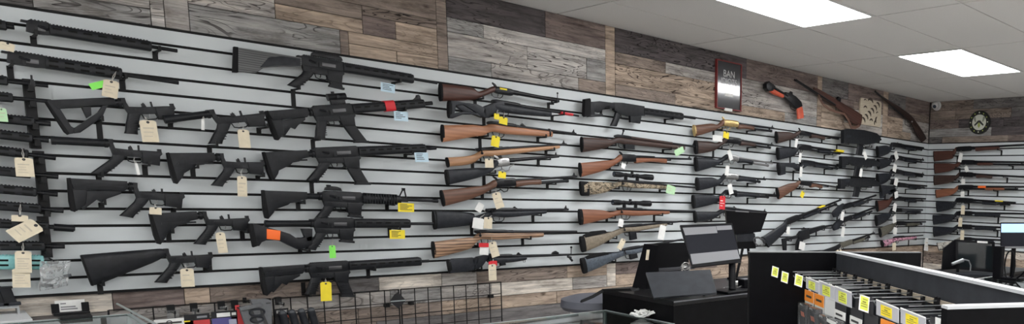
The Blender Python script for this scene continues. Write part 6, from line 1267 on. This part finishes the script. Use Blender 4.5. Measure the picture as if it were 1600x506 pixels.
pack(366.5, 482, .055, 'narrow red pack squeezed beside the grey pistol-shaped case', card_pack([('card', -.5, .5, -.22, -.02, 0, .002, REDP), ('hang_tab', -.16, .16, -.02, .012, 0, .0015, REDP)]), 'fourth black hook from the left, behind the red pack')
t = pack(434, 468, .058, 'small black pack lettered ELITE in white above a red stripe', card_pack([('card', -.5, .5, -.12, -.022, 0, .002, BLKC), ('hang_tab', -.16, .16, -.022, .012, 0, .0015, CLEAR), ('red_stripe', -.2, .5, -.072, -.058, .002, .0028, mat('coral_print', (.75, .18, .12), .5))]), 'black hook on the wire grid holding the small ELITE pack')
text_mesh('ELITE', .020, frame(Vector((0, -.0022, -.040)), Vector((1, 0, 0)), Vector((0, 0, 1)), Vector((0, -1, 0))), WHITEP, t, sx=1.0)
# grey pistol-shaped case
dp = .115; o0 = onY(405, 470, -dp); t = empty('holster', frame(Vector((o0.x, -dp, o0.z)), Vector((1, 0, 0)), Vector((0, 0, 1)), Vector((0, -1, 0))), 'grey moulded holster with oval loop hanging on the wire grid', 'holster'); Hq = lambda x, y: ((onY(x, y, -dp).x-o0.x), (onY(x, y, -dp).z-o0.z))
GH = speckled('grey_kydex', (.12, .125, .132), .5, .15, 30)
bm = BM(); prism(bm, [Hq(*z) for z in ((389, 467), (414, 466), (423, 469), (424, 510), (418, 520), (386, 520), (374, 486), (386, 480), (394, 478))], 0, .018, .004); new('shell', bm, GH, t, smooth=False)
bm = BM(); prism(bm, [Hq(*z) for z in ((371, 479), (405, 472), (409, 475), (406, 478), (373, 485))], .018, .030, .003); new('slide_bar', bm, GH, t, smooth=False)
bm = BM(); prism(bm, [Hq(*z) for z in ((386, 484), (392, 482), (406, 512), (399, 512))], .018, .022, .001); prism(bm, [Hq(*z) for z in ((404, 482), (408, 484), (420, 512), (413, 512))], .018, .022, .001); new('grip_lines', bm, INK, t, smooth=False)
for k, (yy, rr) in enumerate(((487, .030), (498, .026))):
    a = Hq(400, yy); bm = BM(); tube(bm, [(a[0]+rr*math.cos(i*.42), a[1]+rr*.55*math.sin(i*.42), .020) for i in range(15)], .005, 6, True); new('oval_loop', bm, BLK2, t)
bm = BM(); box(bm, (*Hq(414, 472), .018), (*Hq(421, 473.5), .0195)); new('slot_mark', bm, INK, t, smooth=False)
bm = BM(); rod(bm, (*Hq(389, 472), -.07), (*Hq(389, 472), .002), .004, 8); box(bm, (*Hq(386.5, 476), -.078), (*Hq(391.5, 467), -.070)); new('hang_peg', bm, HOOKM, t, smooth=False)
# row of dark magazines leaning together
for k, (x, lab) in enumerate(((446, 'leftmost of four dark grey tubes under the lowest carbine'), (461, 'second of four dark grey tubes, counted from the left'), (476, 'third of four dark grey tubes, counted from the left'), (491, 'rightmost of four dark grey tubes under the lowest carbine'))):
    a = onY(x-5, 489.5-k*1.6, -.10); b = onY(x+7, 525, -.10); t = empty('spare_magazine', Matrix.Translation(a), lab, 'magazine', 'dark tubes on the wire grid'); d_ = b-a
    bm = BM(); rod(bm, (0, 0, 0), tuple(d_), .017, 14); new('body', bm, BLK2, t)
    bm = BM(); bmesh.ops.create_uvsphere(bm, u_segments=14, v_segments=8, radius=.0172, matrix=Matrix.Translation((0, 0, 0))); new('rounded_cap', bm, GREYST, t)
    bm = BM(); rod(bm, (.0, .0, -.02), (.0, .066, -.02), .004, 6); new('hang_peg', bm, HOOKM, t)
# black diamond card
a = onY(621.5, 469.5, -.045); t = empty('diamond_card', frame(a, Vector((1, 0, 0)), Vector((0, 0, 1)), Vector((0, -1, 0))), 'black diamond shaped card with pale fold hanging on the middle grid', 'card')
w = .040; h = .046
bm = BM(); prism(bm, [(-w, .002), (w, .002), (w*.35, h*.8), (0, h), (-w*.35, h*.8)], -.004, .004); new('upper_half', bm, BLKC, t, smooth=False)
bm = BM(); prism(bm, [(-w, -.004), (w, -.004), (0, -h)], -.004, .004); new('lower_half', bm, BLKC, t, smooth=False)
bm = BM(); box(bm, (-w*.98, -.004, -.003), (w*.98, .002, .0035)); new('fold', bm, FRM, t, smooth=False)
bm = BM(); tube(bm, [(0, h*.6, -.004), (0, h*.7, -.012), (0, h*.5, -.016)], .0025, 6); new('hang_hook', bm, HOOKM, t)
# low showcase at bottom left with its metal rail
showcase('glass showcase at bottom left under the wire grid', -8.9, -7.10, -1.05, -.375, .965, base=mat('pale_case_base', (.45, .47, .47), .5), low=.90)
a = onY(183, 474.5, -.055); b = onZ(243, 506, .978); b = a+(b-a)*1.6
o = None; bm = BM(); dd = (b-a).normalized(); rod(bm, a, b, .0045, 8); o = new('metal_rail', bm, FRM); tag(o, 'thin metal rail sloping down from the wood wall at bottom left', 'rail')
# white storage unit against the wall
t = empty('storage_unit', Matrix.Translation((-7.9, -.17, 0)), 'white storage unit with dark drawer gap in the bottom left corner', 'storage unit'); xr_ = onZ(39, 485, .965).x+7.9
WLM = mat('white_laminate', (.60, .61, .62), .4)
bm = BM(); box(bm, (-.8, -.15, 0), (xr_, .15, .895)); new('body', bm, WLM, t, smooth=False)
bm = BM(); box(bm, (-.8, -.145, .895), (xr_-.005, .15, .905)); new('drawer_gap', bm, INK, t, smooth=False)
bm = BM(); box(bm, (-.8, -.15, .905), (xr_, .15, .964)); new('drawer', bm, WLM, t, smooth=False)
zm = onY(12, 477, -.07).z
t = empty('riser_shelf', Matrix.Translation((-7.9, -.075, .9645)), 'low clear riser shelf on the white storage unit', 'riser')
bm = BM(); box(bm, (-.6, -.05, zm-.9645-.006), (.50, .05, zm-.9645)); box(bm, (-.6, -.05, 0), (-.594, .05, zm-.9645-.006)); box(bm, (.494, -.05, 0), (.50, .05, zm-.9645-.006)); new('riser', bm, mat('frosted_acrylic', (.45, .47, .48), .3, trans=.3), t, smooth=False)
for x, lab in ((15, 'dark pistol magazine standing on the white storage unit'), (-3, 'dark magazine cut by the left edge, on the white storage unit')):
    c = onY(x, 476, -.07); tp = onY(x-3, 450, -.07); t = empty('pistol_magazine', Matrix.Translation((c.x, -.075, zm+.0005)), lab, 'magazine', 'magazines on the storage unit'); hh = tp.z-zm
    bm = BM(); loft(bm, [(-.026, hh, .010, hh, .011), (-.020, hh*.5, .016, hh*.5, .011), (-.016, .012, .022, .012, .011)], 12, 3.5); bmesh.ops.transform(bm, matrix=frame(Vector(), Vector((1, 0, 0)), Vector((0, 0, 1)), Vector((0, -1, 0))), verts=bm.verts); new('body', bm, POLY, t)
    bm = BM(); box(bm, (-.020, -.014, 0), (.032, .014, .013), None, .003); new('base_plate', bm, BLK2, t, smooth=False)
    bm = BM(); box(bm, (-.022, -.008, hh-.002), (.014, .008, hh+.008), None, .003); new('feed_lip', bm, METAL, t, smooth=False)
# two card stands
for (xa, ya, xb, yb), Yp, lab, dz in (((85, 468, 134, 486), -.030, 'white lettered card in black clips on a little black ledge on the wood wall', 0), ((97, 494, 140, 512), -.40, 'second white card in black clips on the bottom left showcase', 1)):
    a, b = onY(xa, ya+2, Yp), onY(xb, yb, Yp); w = b.x-a.x; h = a.z-b.z
    if dz: b.z = .966; h = a.z-b.z
    t = empty('card_stand', Matrix.Translation(((a.x+b.x)/2, Yp, b.z)), lab, 'card stand', 'card stands at the lower left')
    bm = BM(); box(bm, (-w/2, -.001, .004), (w/2, .001, h)); cd = new('card', bm, WHITEP, t, smooth=False)
    bm = BM()
    for k, (v, l_) in enumerate(((.74, .3), (.46, .8), (.28, .9))): box(bm, (-w*.32, -.0016, h*v-.003), (-w*.32+w*.62*l_, -.0009, h*v+.003))
    new('printed_lines', bm, mat('grey_print', (.22, .22, .23), .7), cd, smooth=False)
    for s_ in (-1, 1): bm = BM(); box(bm, (s_*w/2-.012, -.006, .002), (s_*w/2+.012, .006, h*.76), None, .002); new('clip', bm, HOOKM, t, smooth=False)
    bm = BM(); box(bm, (-w*.6, -.03, -.008), (w*.62, .034 if not dz else .02, .003), None, .002)
    if dz: bmesh.ops.translate(bm, verts=bm.verts, vec=(0, 0, .008))
    new('ledge', bm, HOOKM, t, smooth=False)
# plastic bag of small parts hanging under the teal upper
c = onY(86, 430, -.135); t = empty('plastic_bag', frame(c, Vector((1, 0, 0)), Vector((0, 0, 1)), Vector((0, -1, 0))), 'crumpled clear plastic bag of parts under the teal upper', 'plastic bag')
BAG = mat('thin_clear_bag', (.93, .95, .96), .16, trans=.86, spec=.6)
bm = BM(); bmesh.ops.create_grid(bm, x_segments=16, y_segments=16, size=.5); r_ = random.Random(4)
from mathutils import noise
cor = [Vector(onY(x, y, -.135)-c) for x, y in ((62, 408), (110, 407), (106, 446), (62, 455))]
def crump(k):
    b2 = BM(); bmesh.ops.create_grid(b2, x_segments=18, y_segments=18, size=.5)
    for v in b2.verts:
        u, w_ = v.co.x+.5, v.co.y+.5; p = cor[3].lerp(cor[2], u).lerp(cor[0].lerp(cor[1], u), w_)
        nz = noise.noise(Vector((u*4.3, w_*4.1, k*7.)))*.016; puff = .030*math.sin(math.pi*u)**.6*math.sin(math.pi*min(1, w_*1.15))**.6 if 0 < u < 1 else 0
        v.co = Vector((p.x+noise.noise(Vector((u*3, w_*3, 2)))*.006, p.z, (1 if k else -1)*max(0, puff*.5+nz*.7)+(.0004 if k else -.0004)))
    return b2
bm.free()
new('front_film', crump(1), BAG, t, ang=20); new('back_film', crump(0), BAG, t, ang=20)
for i in range(4):
    x, y, z_ = r_.uniform(-.04, .04), r_.uniform(-.045, .0), .0
    bm = BM(); box(bm, (x-.012, y-.007, -.003), (x+.014, y+.006, .003), Matrix.Rotation(r_.uniform(-.3, .3), 4, 'Z'), .002); new('small_part', bm, WIRE if i % 2 else GREYST, t)
bm = BM(); rod(bm, (.0, .062, -.132), (.0, .062, .004), .003, 6); new('hang_peg', bm, HOOKM, t)
